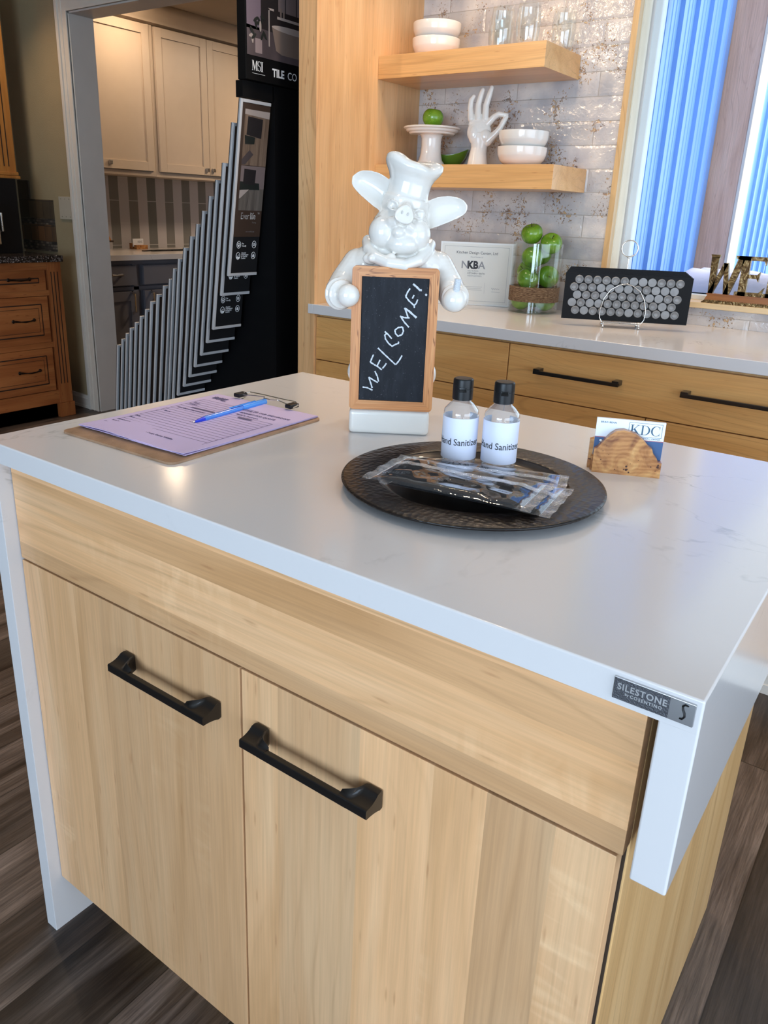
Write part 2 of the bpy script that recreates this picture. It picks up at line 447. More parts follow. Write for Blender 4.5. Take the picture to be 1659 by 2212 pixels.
def m_tile():
    """handmade look white-grey glazed brick tile with rust crazing"""
    m, nt, b = newmat('glazed_brick_tile')
    tc = NN(nt, 'ShaderNodeTexCoord')
    sp = NN(nt, 'ShaderNodeSeparateXYZ', {0: tc.outputs['Object']})
    v = NN(nt, 'ShaderNodeCombineXYZ', {0: math_(nt, 'ADD', sp.outputs[0], .057 + 3.05), 1: math_(nt, 'ADD', sp.outputs[2], -.029), 2: 0.0}).outputs[0]
    br = NN(nt, 'ShaderNodeTexBrick', {'Vector': v, 'Scale': 1.0, 'Mortar Size': .0016, 'Mortar Smooth': .3, 'Brick Width': .305, 'Row Height': .0765, 'Color1': col((0, 0, 0)), 'Color2': col((1, 1, 1)), 'Mortar': col((.5, .5, .5))})
    br.offset = .5
    inv = br.outputs['Fac']
    brs = NN(nt, 'ShaderNodeTexBrick', {'Vector': v, 'Scale': 1.0, 'Mortar Size': .011, 'Mortar Smooth': 1.0, 'Brick Width': .305, 'Row Height': .0765})
    brs.offset = .5
    P = tc.outputs['Object']
    cloud = NN(nt, 'ShaderNodeTexNoise', {'Vector': P, 'Scale': 11.0, 'Detail': 3.0})
    c = ramp(nt, cloud.outputs[0], [(.3, (.42, .41, .43)), (.5, (.54, .51, .50)), (.7, (.66, .61, .57))])
    tint = NN(nt, 'ShaderNodeMapRange', {'Value': br.outputs['Color'], 'To Min': .86, 'To Max': 1.1})
    s = NN(nt, 'ShaderNodeVectorMath', operation='SCALE'); nt.links.new(c, s.inputs[0]); nt.links.new(tint.outputs[0], s.inputs['Scale'])
    # rust specks: clusters, denser at tile edges
    cl = NN(nt, 'ShaderNodeTexNoise', {'Vector': P, 'Scale': 8.5, 'Detail': 2.0})
    clm = NN(nt, 'ShaderNodeMapRange', {'Value': cl.outputs[0], 'From Min': .50, 'From Max': .66})
    edge = NN(nt, 'ShaderNodeMapRange', {'Value': brs.outputs['Fac'], 'To Min': .0, 'To Max': .30})
    spk = NN(nt, 'ShaderNodeTexNoise', {'Vector': P, 'Scale': 120.0, 'Detail': 3.0, 'Roughness': .7})
    th = math_(nt, 'ADD', math_(nt, 'MULTIPLY', clm.outputs[0], .145), math_(nt, 'MULTIPLY', math_(nt, 'MULTIPLY', edge.outputs[0], .30), math_(nt, 'ADD', math_(nt, 'MULTIPLY', clm.outputs[0], .75), .25)))
    spv = math_(nt, 'ADD', spk.outputs[0], th)
    sm = NN(nt, 'ShaderNodeMapRange', {'Value': spv, 'From Min': .685, 'From Max': .72})
    hue = NN(nt, 'ShaderNodeTexNoise', {'Vector': P, 'Scale': 60.0, 'Detail': 2.0})
    rc = ramp(nt, hue.outputs[0], [(.35, (.05, .035, .025)), (.5, (.22, .11, .045)), (.62, (.50, .30, .11))])
    c2 = mixc(nt, math_(nt, 'MULTIPLY', sm.outputs[0], .85), s.outputs[0], rc)
    c3 = mixc(nt, inv, c2, (.38, .35, .32))
    nt.links.new(c3, b.inputs['Base Color'])
    b.inputs['Roughness'].default_value = .11
    b.inputs['Coat Weight'].default_value = .15
    wv = NN(nt, 'ShaderNodeTexNoise', {'Vector': P, 'Scale': 55.0, 'Detail': 3.0, 'Distortion': .6})
    h = math_(nt, 'SUBTRACT', math_(nt, 'MULTIPLY', wv.outputs[0], .35), math_(nt, 'MULTIPLY', brs.outputs['Fac'], .16))
    h = math_(nt, 'SUBTRACT', h, math_(nt, 'MULTIPLY', sm.outputs[0], .15))
    bp = NN(nt, 'ShaderNodeBump', {'Height': h, 'Strength': .9, 'Distance': .006})
    nt.links.new(bp.outputs[0], b.inputs['Normal']); nt.links.new(bp.outputs[0], b.inputs['Coat Normal'])
    return m
M['tile'] = m_tile()

M['wall'] = plain('olive_grey_wall_paint', (.36, .28, .16), .75, bump=.5, bscale=140)
M['wall_plain'] = plain('warm_white_wall_paint', (.62, .59, .54), .8)
M['ceil'] = plain('ceiling_paint', (.70, .67, .62), .85)
M['far_wall'] = plain('far_room_paint', (.42, .36, .30), .8)

# ------------------------------------------------------------------ setting
def struct(name, mb, m):
    o = mb.build(name, m, None); o['kind'] = 'structure'; return o

YW = 2.2716
struct('floor', MB().box(-5.2, 3.9, -4.4, YW + .14, -.08, 0).box(-5.2, -.3, YW + .14, 6.2, -.08, 0), M['floor'])
CZ = 2.72
struct('ceiling', MB().box(-5.2, 3.9, -4.4, YW + .14, CZ, CZ + .1), M['ceil'])
# back wall with the doorway and the window cut out
DX0, DX1, DZ = -3.05, -1.0, 2.178
WX0, WX1, WZ0, WZ1 = .0515, 2.05, .985, 2.35
struct('wall_back', MB().box(-3.9, DX0, YW, YW + .14, 0, CZ).box(DX0, DX1, YW, YW + .14, DZ, CZ).box(DX1, WX0, YW, YW + .14, 0, CZ)
       .box(WX0, WX1, YW, YW + .14, 0, WZ0 - .022).box(WX0, WX1, YW, YW + .14, WZ1, CZ).box(WX1, 3.7, YW, YW + .14, 0, CZ), M['wall'])
struct('wall_left', MB().box(-3.84, -3.70, -4.3, YW, 0, CZ), M['wall'])
struct('wall_right', MB().box(3.6, 3.74, -4.3, -2.6, 0, CZ).box(3.6, 3.74, 1.4, YW + .14, 0, CZ).box(3.6, 3.74, -2.6, 1.4, 0, .25).box(3.6, 3.74, -2.6, 1.4, 2.35, CZ), M['wall_plain'])
struct('wall_front', MB().box(-3.84, .2, -4.4, -4.26, 0, CZ).box(3.2, 3.74, -4.4, -4.26, 0, CZ).box(.2, 3.2, -4.4, -4.26, 0, .2).box(.2, 3.2, -4.4, -4.26, 2.35, CZ), M['wall_plain'])
# doorway lining and casing
jb = MB().box(DX0 - .002, DX0 + .012, YW - .004, YW + .144, 0, DZ).box(DX1 - .012, DX1 + .002, YW - .004, YW + .144, 0, DZ).box(DX0, DX1, YW - .004, YW + .144, DZ - .012, DZ + .002)
struct('trim_1', jb, M['jamb_paint'])
def casing_profile(x0, x1, z0, z1):
    mb = MB()
    mb.box(x0, x1, YW - .016, YW, z0, z1, bev=.003)
    return mb
cs = MB().box(-3.142, -3.046, YW - .014, YW, 0, DZ + .095, bev=.003).box(-3.142, -3.118, YW - .024, YW - .004, 0, DZ + .095, bev=.004).box(-3.098, -3.088, YW - .019, YW - .004, 0, DZ + .07, bev=.003).box(-3.062, -3.046, YW - .018, YW - .004, 0, DZ + .0, bev=.003)
cs.box(-3.142, DX1 + .09, YW - .0145, YW - .0005, DZ - .004, DZ + .0955, bev=.003).box(-3.142, DX1 + .09, YW - .024, YW - .004, DZ + .0715, DZ + .0955, bev=.004).box(-3.05, DX1, YW - .018, YW - .004, DZ - .004, DZ + .012, bev=.003)
cs.box(DX1 + .0, DX1 + .09, YW - .014, YW, 0, DZ + .09, bev=.003)
struct('trim_2', cs, M['white_paint'])
struct('baseboard_back', MB().box(-3.70, -3.142, YW - .014, YW, 0, .085, bev=.002).box(-3.70, -3.142, YW - .018, YW - .002, 0, .018, bev=.003).box(-3.70, -3.142, YW - .017, YW - .003, .055, .066, bev=.003), M['white_paint'])
# glazed brick tile between worktop, window and tall panel
struct('trim_3', MB().box(-.784, .032, YW - .008, YW, .915, CZ).box(.032, 2.4, YW - .008, YW, .915, .974), M['tile'])
# ------------- window
struct('window_1', (lambda mb: mb
    .box(WX0 + .014, WX0 + .040, YW + .088, YW + .135, WZ0 - .02, WZ1, bev=.004)
    .box(WX1 - .06, WX1 - .014, YW + .088, YW + .135, WZ0 - .02, WZ1, bev=.004)
    .box(WX0 + .04, WX1 - .06, YW + .088, YW + .135, WZ0 - .02, WZ0 + .022, bev=.004)
    .box(WX0 + .04, WX1 - .06, YW + .088, YW + .135, WZ1 - .05, WZ1, bev=.004))(MB()), plain('white_vinyl_window_frame', (.74, .78, .80), .3))
wnd = bpy.data.objects['window_1']
MB().box(WX0 + .035, WX1 - .05, YW + .112, YW + .116, WZ0 + .01, WZ1 - .04).build('window_pane', thinfilm('window_glass', (.93, .97, .97), refl=.4, rough=.0), wnd)
# wooden lining: edge strip, inner reveal post and sill
struct('trim_4', MB().box(.032, .0525, YW - .014, YW + .02, .974, WZ1 + .03, bev=.001).box(WX1, WX1 + .02, YW - .014, YW + .02, .974, WZ1 + .03, bev=.001).box(.0526, WX1, YW - .014, YW + .02, WZ1, WZ1 + .03), M['jamb_wood'])
struct('trim_5', MB().box(.0, .0524, YW + .0203, YW + .1395, WZ0, WZ1).lathe([(.0001, WZ0), (.022, WZ0), (.022, WZ1), (.0001, WZ1)], (.046, YW + .052, 0), seg=24), plain('pale_varnished_window_lining', (.74, .66, .52), .35))
struct('trim_6', MB().box(.0526, WX1, YW - .016, YW + .09, WZ0 - .013, WZ0 + .006, bev=.002), M['sill_wood'])
# ------------- room beyond the doorway
struct('wall_far_left', MB().box(-4.0, -3.88, YW + .14, 6.1, 0, 2.44), M['far_wall'])
struct('wall_far_back', MB().box(-4.0, -.3, 6.0, 6.12, 0, 2.44), M['far_wall'])
struct('wall_far_right', MB().box(-.34, -.22, YW + .14, 6.1, 0, 2.44), M['far_wall'])
struct('ceiling', MB().box(-4.0, -.2, YW + .14, 6.1, 2.44, 2.54), M['far_wall'])
# ------------------------------------------------------------------ island cabinet
T = .915; TB = .8856
isl = thing('island_cabinet', 'light maple kitchen island cabinet with two doors under the white quartz top', 'cabinet', (.49, .35, 0))
MB().box(.0285, .934, .042, .760, .11, TB - .0005).box(.05, .93, .10, .66, 0, .11).build('carcass', M['maple_side'], isl, w=True)
MB().box(.9345, .9517, .0425, .787, 0, TB - .0008, bev=.0012).build('side_panel', M['maple_side'], isl, w=True)
MB().box(.0305, .9495, .0400, .0424, .111, TB - .001).build('reveal', M['gap'], isl, w=True)
MB().box(.0300, .9517, .0205, .0399, .7300, .8835, bev=.0014).build('fascia_panel', M['maple_h'], isl, w=True, label='horizontal grain maple fascia above the doors')
DD = [(.0300, .4905), (.4938, .9470)]
M['black_pull'] = plain('satin_black_pull', (.010, .009, .009), .28, .3, .6, coat=.2)
def bow_pull(x0, x1, z, yf, yb, parent, h=.0115, m=None, w=.008, foot=.022):
    """square bow pull: flat bar whose ends sweep back to flared feet"""
    mb = MB()
    n = 10
    def sect(x, yc, t, zc, hh):   # cross section ring around local path (in y/z)
        return [(x, yc - t / 2, zc - hh / 2), (x, yc - t / 2, zc + hh / 2), (x, yc + t / 2, zc + hh / 2), (x, yc + t / 2, zc - hh / 2)]
    # front bar
    mb.box(x0 + foot * 1.2, x1 - foot * 1.2, yf + .0001, yf + w, z - h / 2 + .0001, z + h / 2 - .0001, bev=.0012)
    # side profile in (y, z): flat bar, swept foot with a rolled top edge
    zb, zt = z - h / 2, z + h / 2
    def prof(k):
        D = (yb - yf) * k
        P = [(yf, zb + .0012), (yf, zt - .0012), (yf + .0012, zt)]
        for i in range(1, 9):
            t = i / 8; P.append((yf + .0012 + (D - .0090) * t if D > .010 else yf + .0012 + (D - .0012) * t, zt + (.0068 * t ** 2.4) * min(1, k * 1.2)))
        if D > .010:
            for i in range(1, 6):
                a_ = PI / 2 - PI / 2 * i / 5; P.append((yf + D - .0042 + .0042 * math.cos(a_), zt + .0068 - .0042 + .0042 * math.sin(a_) + .0010 * math.sin(a_)))
            P.append((yf + D, zb - .0040)); P.append((yf + D - .0035, zb - .0045))
        else:
            for i in range(1, 6): P.append((yf + D, zt + (.0068 * min(1, k * 1.2)) * (1 - i / 5)))
            P.append((yf + D, zb)); P.append((yf + D - .0005, zb))
        for i in range(7):
            t = i / 6; P.append((yf + D - (.0060 if D > .010 else .0008) - (D - .0085 if D > .010 else D - .0018) * t, zb - .0035 * (1 - t) ** 2 * min(1, k)))
        P.append((yf + .0012, zb))
        return P
    for xa, s in ((x0, 1), (x1, -1)):
        rg = []
        for off, k in ((.0, .93), (.0012, 1.0), (foot * .80, 1.0), (foot * .90, .96), (foot * .97, .80), (foot * 1.08, .58), (foot * 1.3, .42), (foot * 1.75, .30)):
            rg.append([(xa + s * off, yy_, zz_) for yy_, zz_ in prof(k)])
        mb.rings(rg)
    return mb.build('handle', m or M['black_pull'], parent, w=True, sharp=50)
for i, (a, b) in enumerate(DD):
    d = MB().box(a, b, .0209, .0399, .1111, .7265, bev=.0012).build('door', M['maple_v'], isl, w=True)
    if i == 0: bow_pull(.273, .458, .6525, -.010, .0209, d)
    else: bow_pull(.520, .704, .6525, -.010, .0209, d)

# ------------------------------------------------------------------ island worktop with waterfall leg and apron
top = thing('island_worktop', 'white quartz island worktop with a waterfall left leg and a short right apron', 'countertop', (.49, .35, 0))
MB().box(0, .9935, 0, .6894, TB, T, bev=.0022, seg=3, skipz=TB).build('slab', M['quartz'], top, w=True)
MB().box(0, .0282, 0, .6894, 0, TB - .00005, bev=.0012, skipz=TB - .00005).build('waterfall_leg', M['quartz'], top, w=True)
ap = MB().box(.9637, .9935, 0, .6894, .7301, TB - .00005, bev=.0022, seg=3, skipz=TB - .00005).build('apron', M['quartz'], top, w=True)
# metal name badge on the front edge
bd = MB().box(.9275, .9885, -.0022, .0002, .8915, .9105, bev=.0005).build('badge', M['steel'], top, w=True, label='brushed metal name badge')
MB().box(.9282, .9702, -.0027, -.0020, .8922, .9098).build('badge_field', plain('dark_pewter', (.10, .10, .11), .45, .7, bump=.4, bscale=900), bd, w=True)
def put_text(s, size, x, y, z, m, parent, bold=0.0, align='LEFT', xs=1.0, spacing=1.0, extr=.0002, R=None, name='lettering', w=True):
    me = textmesh(s, size, extr, bold, align, xs, spacing)
    mb = MB().mesh(me, Matrix.Translation((x, y, z)) @ (R if R is not None else STAND))
    return mb.build(name, m, parent, w=w, normals=False)
M['silver_print'] = plain('raised_silver_print', (.75, .75, .76), .3, .8)
put_text('SILESTONE', .0076, .9308, -.0028, .9013, M['silver_print'], bd, bold=.00016, xs=.93, spacing=1.12)
put_text('by', .0034, .9372, -.0028, .8975, M['silver_print'], bd, bold=.00006)
put_text('COSENTINO', .0038, .9412, -.0028, .8970, M['silver_print'], bd, bold=.00010, spacing=1.25, xs=.95)
sp_ = [(.9836, .9080), (.9812, .9084), (.9796, .9068), (.9800, .9040), (.9815, .9012), (.9820, .8984), (.9806, .8960), (.9785, .8958)]
MB().tube([(x, -.0024, z) for x, z in sp_], [.0012, .0018, .0021, .0022, .0022, .0021, .0018, .0012], seg=8, flat=.35).build('emblem', M['black_plastic'], bd, w=True)

# ------------------------------------------------------------------ clipboard, forms, pen
RZC = math.radians(1.5)
cb = thing('clipboard', 'brown hardboard clipboard with wire clip lying on the island under lilac forms', 'clipboard', (.170, .252, T), RZC)
def rrect(w, h, r, n=6):
    P = []
    for cx, cy, a0 in ((w - r, h - r, 0), (-w + r, h - r, 90), (-w + r, -h + r, 180), (w - r, -h + r, 270)):
        for i in range(n + 1):
            a = math.radians(a0 + 90 * i / n); P.append((cx + r * math.cos(a), cy + r * math.sin(a)))
    return P
FLAT = Matrix.Rotation(-PI / 2, 4, 'X')
def slab(poly, z0, z1):  # horizontal slab from xy polygon
    mb = MB(); bm = mb.bm
    A = [bm.verts.new((p[0], p[1], z0)) for p in poly]; B = [bm.verts.new((p[0], p[1], z1)) for p in poly]
    bm.faces.new(list(reversed(A))); bm.faces.new(B)
    for i in range(len(poly)):
        k = (i + 1) % len(poly); bm.faces.new((A[i], A[k], B[k], B[i]))
    return mb
slab(rrect(.120, .159, .012), 0.0002, .0034).build('board', plain('brown_hardboard', (.36, .22, .13), .55, bump=.5, bscale=300, var=.25, vscale=30), cb)
for xa in (-.072, .046): MB().box(xa, xa + .014, .150, .172, .0092, .0165, bev=.002).build('clip_grip', M['black_plastic'], cb)
wr = MB()
wr.tube([(-.062, .166, .014), (-.055, .175, .0165), (-.02, .174, .017), (.02, .172, .017), (.05, .174, .0165), (.062, .166, .014), (.06, .155, .0115)], .0012, seg=8)
wr.tube([(-.060, .158, .014), (-.03, .160, .0165), (-.012, .165, .0165), (.0, .150, .0185), (.014, .150, .0185), (.02, .162, .0165), (.048, .158, .014)], .0010, seg=8)
wr.tube([(-.064, .158, .0040), (-.064, .172, .0060), (-.06, .165, .0165)], .0011, seg=6)
wr.build('wire', M['chrome'], cb)

pp = thing('paper_form_stack', 'stack of lilac quote request forms held on the clipboard', 'paper', (.168, .262, T + .0034), RZC)
def sheet(k, n=6):
    z = .0003 + k * .00095
    def f(u, v):
        x = -.114 + .228 * u; y = -.140 + .286 * v
        lift = .0012 * math.exp(-(v * 6)) * (1.2 + math.sin(u * 7 + k * 2)) * (.35 + .3 * k)
        return (x + .0008 * (k - 2), y - .0018 * (k - 2), z + lift)
    return MB().grid(f, 14, 16, thick=.0007, tdir=(0, 0, 1))
for k in range(4): sheet(k).build('sheet', M['lilac'], pp)
zt = .0003 + 3 * .00095 + .00125
pr = MB(); pr2 = MB()
for i in range(18):
    y = .096 - i * .0105
    if y < -.092: break
    x1 = .098 if y < .055 else .030
    pr.box(-.098, x1, y, y + .0005, zt, zt + .0002)
for x in (.098,): pr.box(x, x + .0005, -.093, .055, zt, zt + .0002)
pr.box(-.098, -.0975, -.093, .096, zt, zt + .0002)
pr.build('ruled_lines', M['ink_lilac'], pp)
LAY = Matrix.Identity(4)
def ptext(s, size, x, y, **k): return put_text(s, size, x, y, zt + .0002, M['ink_lilac'], pp, R=LAY, name='print', w=False, **k)
ptext('WELCOME TO OUR SHOWROOM!', .0078, -.014, .088, xs=.95)
ptext('REQUEST FOR QUOTE', .0078, .010, .072, xs=.95)
ptext('Phone or Showroom', .0055, .014, .060)
MB().box(.030, .058, .047, .052, zt, zt + .0003).build('print', M['ink_lilac'], pp)
MB().box(-.072, -.020, .042, .047, zt, zt + .0003).build('print', M['ink_lilac'], pp)
ptext('Date:', .0055, -.07, .108); ptext('Name:', .0055, -.093, .068); ptext('Address:', .0055, -.093, .058)
ptext('How did you hear about us?', .0055, -.09, .030, bold=.0001)
ptext('Phone:', .0055, -.088, -.0004); ptext('Date:', .0055, -.098, -.050); ptext('Time:', .0055, -.098, -.062)
ptext('Appointment', .0055, -.100, -.082, bold=.0001); ptext('Installer', .0055, -.100, -.092); ptext('Date', .0055, -.104, -.104)
ptext('or Kitchen Design Center Website', .0055, -.030, -.104, bold=.0001)
ptext('Date', .0055, -.03, -.116)
# looped logo scribble at the top
lg = []
for i in range(90):
    t = i / 89
    lg.append((-.096 + .030 * t + .0022 * math.sin(i * 1.9), .118 + .0055 * math.sin(i * .95) + .002 * math.cos(i * 2.3), zt + .0003))
MB().tube(lg, .00035, seg=4).build('logo', M['ink_lilac'], pp)

pen = thing('ballpoint_pen', 'blue translucent ballpoint pen lying across the lilac forms', 'pen', (.1735, .238, T + .0094), math.radians(5.2))
def yl(mb):  # turn z-lathe to +y
    bmesh.ops.transform(mb.bm, matrix=Matrix.Rotation(-PI / 2, 4, 'X'), verts=mb.bm.verts[:]); return mb
yl(MB().lathe([(.0004, 0), (.0009, .002), (.0012, .006)], seg=16)).build('tip', M['chrome'], pen)
yl(MB().lathe([(.0014, .005), (.0028, .013), (.0038, .022), (.0042, .026)], seg=20)).build('nose_cone', plain('deep_blue_plastic', (.02, .05, .62), .25), pen)
yl(MB().lathe([(.0043, .025), (.0045, .030), (.0045, .118), (.0047, .120)], seg=20)).build('barrel', plain('clear_blue_plastic', (.05, .22, .72), .18, coat=.4), pen)
yl(MB().lathe([(.0053, .116), (.0056, .120), (.0054, .168), (.0050, .176), (.0030, .178)], seg=20)).box(-.0018, .0018, .086, .150, .0052, .0068, bev=.0006).build('cap', plain('light_blue_cap', (.05, .30, .86), .25, coat=.3), pen)
# ------------------------------------------------------------------ pig chef figurine with chalkboard
AP = math.radians(34.0)
pig = thing('pig_chef_figurine', 'white glazed ceramic pig in a chef hat holding a framed chalkboard reading WELCOME!', 'figurine', (.41445, .4183, T), AP)
Hc = Vector((.004, .05, .303)); RY = Matrix.Rotation(math.radians(16), 4, 'Y')
HM = Matrix.Translation(Hc) @ RY
def hp(x, y, z): return HM @ Vector((x, y, z))
pb = MB()
# plinth
pl = bmesh.new()
bmesh.ops.create_cube(pl, size=1)
for v in pl.verts:
    z = .0 if v.co.z < 0 else (.0375 if v.co.y < 0 else .043)
    v.co = Vector((v.co.x * .1235, .0 + (v.co.y + .5) * .092, z))
bmesh.ops.bevel(pl, geom=pl.edges[:], offset=.006, segments=4, profile=.5, affect='EDGES')
pb.merge(pl)
# trunk, hips, shoulders
pb.ell((0, .054, .085), (.060, .042, .055)); pb.ell((0, .056, .15), (.058, .042, .09)); pb.ell((0, .058, .225), (.076, .042, .052))
pb.ell((.001, .055, .262), (.056, .038, .024)); pb.ell((.057, .036, .090), (.013, .016, .018)); pb.ell((-.055, .036, .090), (.013, .016, .018))
# arms (tapered chains) and cuffs, hands
def chain(mb, pts):
    for (a, ra), (b, rb) in zip(pts, pts[1:]):
        a = Vector(a); b = Vector(b)
        n = max(3, int((b - a).length / .006))
        for i in range(n + 1):
            t = i / n
            mb.ell(a.lerp(b, t), ra + (rb - ra) * t, seg=16, rings=10)
chain(pb, [((-.056, .056, .247), .026), ((-.073, .042, .222), .0255), ((-.080, .026, .211), .0235)])
chain(pb, [((.062, .056, .247), .026), ((.079, .042, .224), .0235), ((.086, .026, .213), .0210)])
def disc(mb, c, d, r, t):
    q = Vector(d).normalized().to_track_quat('Z', 'Y').to_matrix().to_4x4()
    mb.ell(c, (r, r, t), rot=q)
disc(pb, (-.080, .014, .2085), (.45, -1, .05), .0245, .0060); disc(pb, (-.077, .007, .2085), (.5, -1, .05), .0215, .0060)
disc(pb, (.088, .014, .2105), (-.2, -1, .02), .0225, .0060); disc(pb, (.088, .007, .210), (-.2, -1, .02), .0200, .0055)
pb.ell((-.067, -.004, .2085), (.0172, .016, .0168)); pb.ell((.088, -.003, .2080), (.0178, .016, .0178))
pb.ell((-.040, .056, .250), (.034, .034, .028), rot=Matrix.Rotation(-.45, 4, 'Y')); pb.ell((.044, .056, .250), (.034, .034, .028), rot=Matrix.Rotation(.45, 4, 'Y'))
# neckerchief
ringp = [(-.045, .05, .284), (-.042, .030, .274), (-.030, .012, .263), (-.010, .002, .256), (.014, .001, .254), (.034, .012, .261), (.047, .030, .274), (.051, .052, .282), (.044, .082, .286), (.0, .094, .286), (-.038, .082, .286)]
pb.tube([(p[0] * .97, p[1] + .003, p[2] - .001) for p in ringp + ringp[:1]], .0092, seg=10); pb.tube([(p[0] * 1.03, p[1] + .014, p[2] - .010) for p in ringp + ringp[:1]], .0060, seg=10)
pb.ell((-.037, .018, .2600), (.0120, .008, .0085)); pb.ell((-.035, .011, .2610), (.0062, .0055, .0060)); pb.ell((-.018, .014, .2580), (.0080, .007, .0060)); pb.ell((-.007, .009, .2620), (.0080, .0065, .0078)); pb.ell((.008, .012, .2580), (.012, .007, .0060))
# head: skull, jowls, chin
pb.ell((.004, .050, .303), (.0428, .040, .034)); pb.ell((.005, .045, .291), (.0415, .038, .027)); pb.ell(hp(.0, .002, .020), (.034, .034, .028))
pb.ell((-.0195, .030, .297), (.0225, .022, .0235)); pb.ell((.0290, .030, .295), (.0200, .022, .0225)); pb.ell((.0085, .022, .282), (.0260, .0215, .0160))
def headell(x, y, z, r, tx=0, tz=0, ty=0):
    R = RY @ Matrix.Rotation(math.radians(tz), 4, 'Z') @ Matrix.Rotation(math.radians(ty), 4, 'Y') @ Matrix.Rotation(math.radians(tx), 4, 'X')
    pb.ell(hp(x, y, z), r, rot=R)
def cone_chain(pts, seg=18):
    for (a, ra), (b, rb) in zip(pts, pts[1:]):
        a = hp(*a); b = hp(*b); n = max(3, int((b - a).length / .0022))
        for i in range(n + 1):
            t = i / n; pb.ell(a.lerp(b, t), ra + (rb - ra) * t, seg=seg, rings=10)
# snout: a stub that rises from between the cheeks and ends in a flat tilted disc
cone_chain([((.0, -.020, .022), .0155), ((.0, -.040, .0195), .0132)])
cone_chain([((.0, -.022, .034), .0085), ((.0, -.040, .0285), .0075)])
snc = hp(.0, -.0525, .0205)
snq = RY @ Matrix.Rotation(math.radians(78), 4, 'X')
sn = []
for i in range(30):
    a = 2 * PI * i / 30
    sn.append((.0128 * math.cos(a) * (1 - .30 * math.sin(a)), .0128 * math.sin(a) + .0005))
Rg = []
for t, s_ in ((-.016, .98), (-.006, .98), (-.0015, 1.06), (.0008, 1.03), (.0018, .93), (.0006, .78)):
    Rg.append([snc + (snq @ Vector((x * s_, y * s_, t))) for x, y in sn])
MBs = MB(); MBs.rings(Rg); bmesh.ops.recalc_face_normals(MBs.bm, faces=MBs.bm.faces[:]); me_ = bpy.data.meshes.new('t'); MBs.bm.to_mesh(me_); MBs.bm.free()
pb.mesh(me_)
# upper lip folds running from the snout down to the mouth corners
def arc(pts, r): pb.tube([hp(*p) for p in pts], r, seg=10)
arc([(-.006, -.040, .008), (-.014, -.036, .005), (-.021, -.030, -.002), (-.0245, -.026, -.011)], [.0085, .0085, .0075, .0045])
arc([(.006, -.040, .008), (.014, -.036, .005), (.021, -.031, -.001), (.0255, -.027, -.010)], [.0085, .0085, .0075, .0045])
headell(.0, -.0385, -.0060, (.0105, .0115, .0090)); headell(.001, -.031, -.0150, (.0185, .012, .0085))
for s in (-1, 1):
    headell(s * .0205, -.0265, .0270, (.0088, .0062, .0060), ty=s * 22)
    arc([(s * .0110, -.0325, .0265), (s * .0160, -.0345, .0325), (s * .0230, -.0310, .0335), (s * .0300, -.0225, .0275)], .0020)
    arc([(s * .0125, -.0350, .0225), (s * .0195, -.0345, .0205), (s * .0275, -.0280, .0225)], .0019)
# ears: broad rounded cups with a rolled rim
def ear(root, tip, W, cup, up=1):
    root = Vector(root); tip = Vector(tip); ax = tip - root; L = ax.length; ax.normalize()
    side = Vector((0, -1, 0)).cross(ax); side.normalize()
    def f(u, v):
        t = v * 2 - 1
        w = W * ((.80 + .20 * math.sin(u / .34 * PI / 2)) if u < .34 else math.sqrt(max(0, 1 - ((u - .34) / .66) ** 2)) ** .9)
        if u > .999: w = W * .05
        p = root + ax * (L * u) + side * (w * t) + side * (-.004 * up * math.sin(PI * u))
        p.y += cup * 1.25 * ((1 - abs(t) ** 2.0) * (1 - .35 * u) * min(1, (1 - u) * 6)) - .005 + .007 * u
        return p
    m = MB(); m.grid(f, 22, 18, thick=.0050, tdir=(0, 1, 0))
    return m
for e in (ear(hp(-.022, -.006, .0290), hp(-.0885, -.006, .0465), .0215, .013), ear(hp(.024, -.006, .0205), hp(.0835, -.006, .0600), .0195, .012, -1)):
    me_ = bpy.data.meshes.new('t')
    e.bm.normal_update(); bmesh.ops.recalc_face_normals(e.bm, faces=e.bm.faces[:])
    e.bm.to_mesh(me_); e.bm.free(); pb.mesh(me_)
# toque
HT = Matrix.Translation(hp(-.0015, 0, .020)) @ Matrix.Rotation(math.radians(10), 4, 'Y')
hr = [(.020, .031), (.024, .0335), (.028, .0345), (.0420, .0345), (.0455, .0340), (.0475, .0312), (.050, .0302), (.060, .0298), (.070, .0305), (.079, .0335), (.087, .0385), (.094, .0412), (.100, .0400), (.1035, .0355), (.1045, .028), (.103, .015), (.102, .0005)]
Rg = []
for z, r in hr:
    ring = []
    for j in range(48):
        a = 2 * PI * j / 48
        w = min(1, max(0, (z - .066) / .034)) ** 1.5
        w2 = w * min(1, r / .03)
        rr = r * (1 + .04 * w * math.cos(5 * a + .6) + .05 * w * math.cos(2 * a - 1.0))
        zz = (z - .020) * .885 + .0050 * w2 * math.cos(2 * a - 1.05) + .0012 * w2 * math.cos(5 * a)
        ring.append(HT @ Vector((rr * math.cos(a), rr * math.sin(a) * .94, zz)))
    Rg.append(ring)
hm = MB(); hm.rings(Rg); me_ = bpy.data.meshes.new('t'); bmesh.ops.recalc_face_normals(hm.bm, faces=hm.bm.faces[:]); hm.bm.to_mesh(me_); hm.bm.free(); pb.mesh(me_)
pb.build('body', M['ceramic'], pig, sharp=180, mods=[('REMESH', dict(mode='VOXEL', voxel_size=.00125, use_smooth_shade=True)), ('SMOOTH', dict(factor=.5, iterations=9))])
# nostrils
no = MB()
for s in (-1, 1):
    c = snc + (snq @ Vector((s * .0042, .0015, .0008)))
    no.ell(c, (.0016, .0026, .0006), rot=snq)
no.build('nostril', plain('shaded_glaze', (.52, .50, .47), .25), pig)
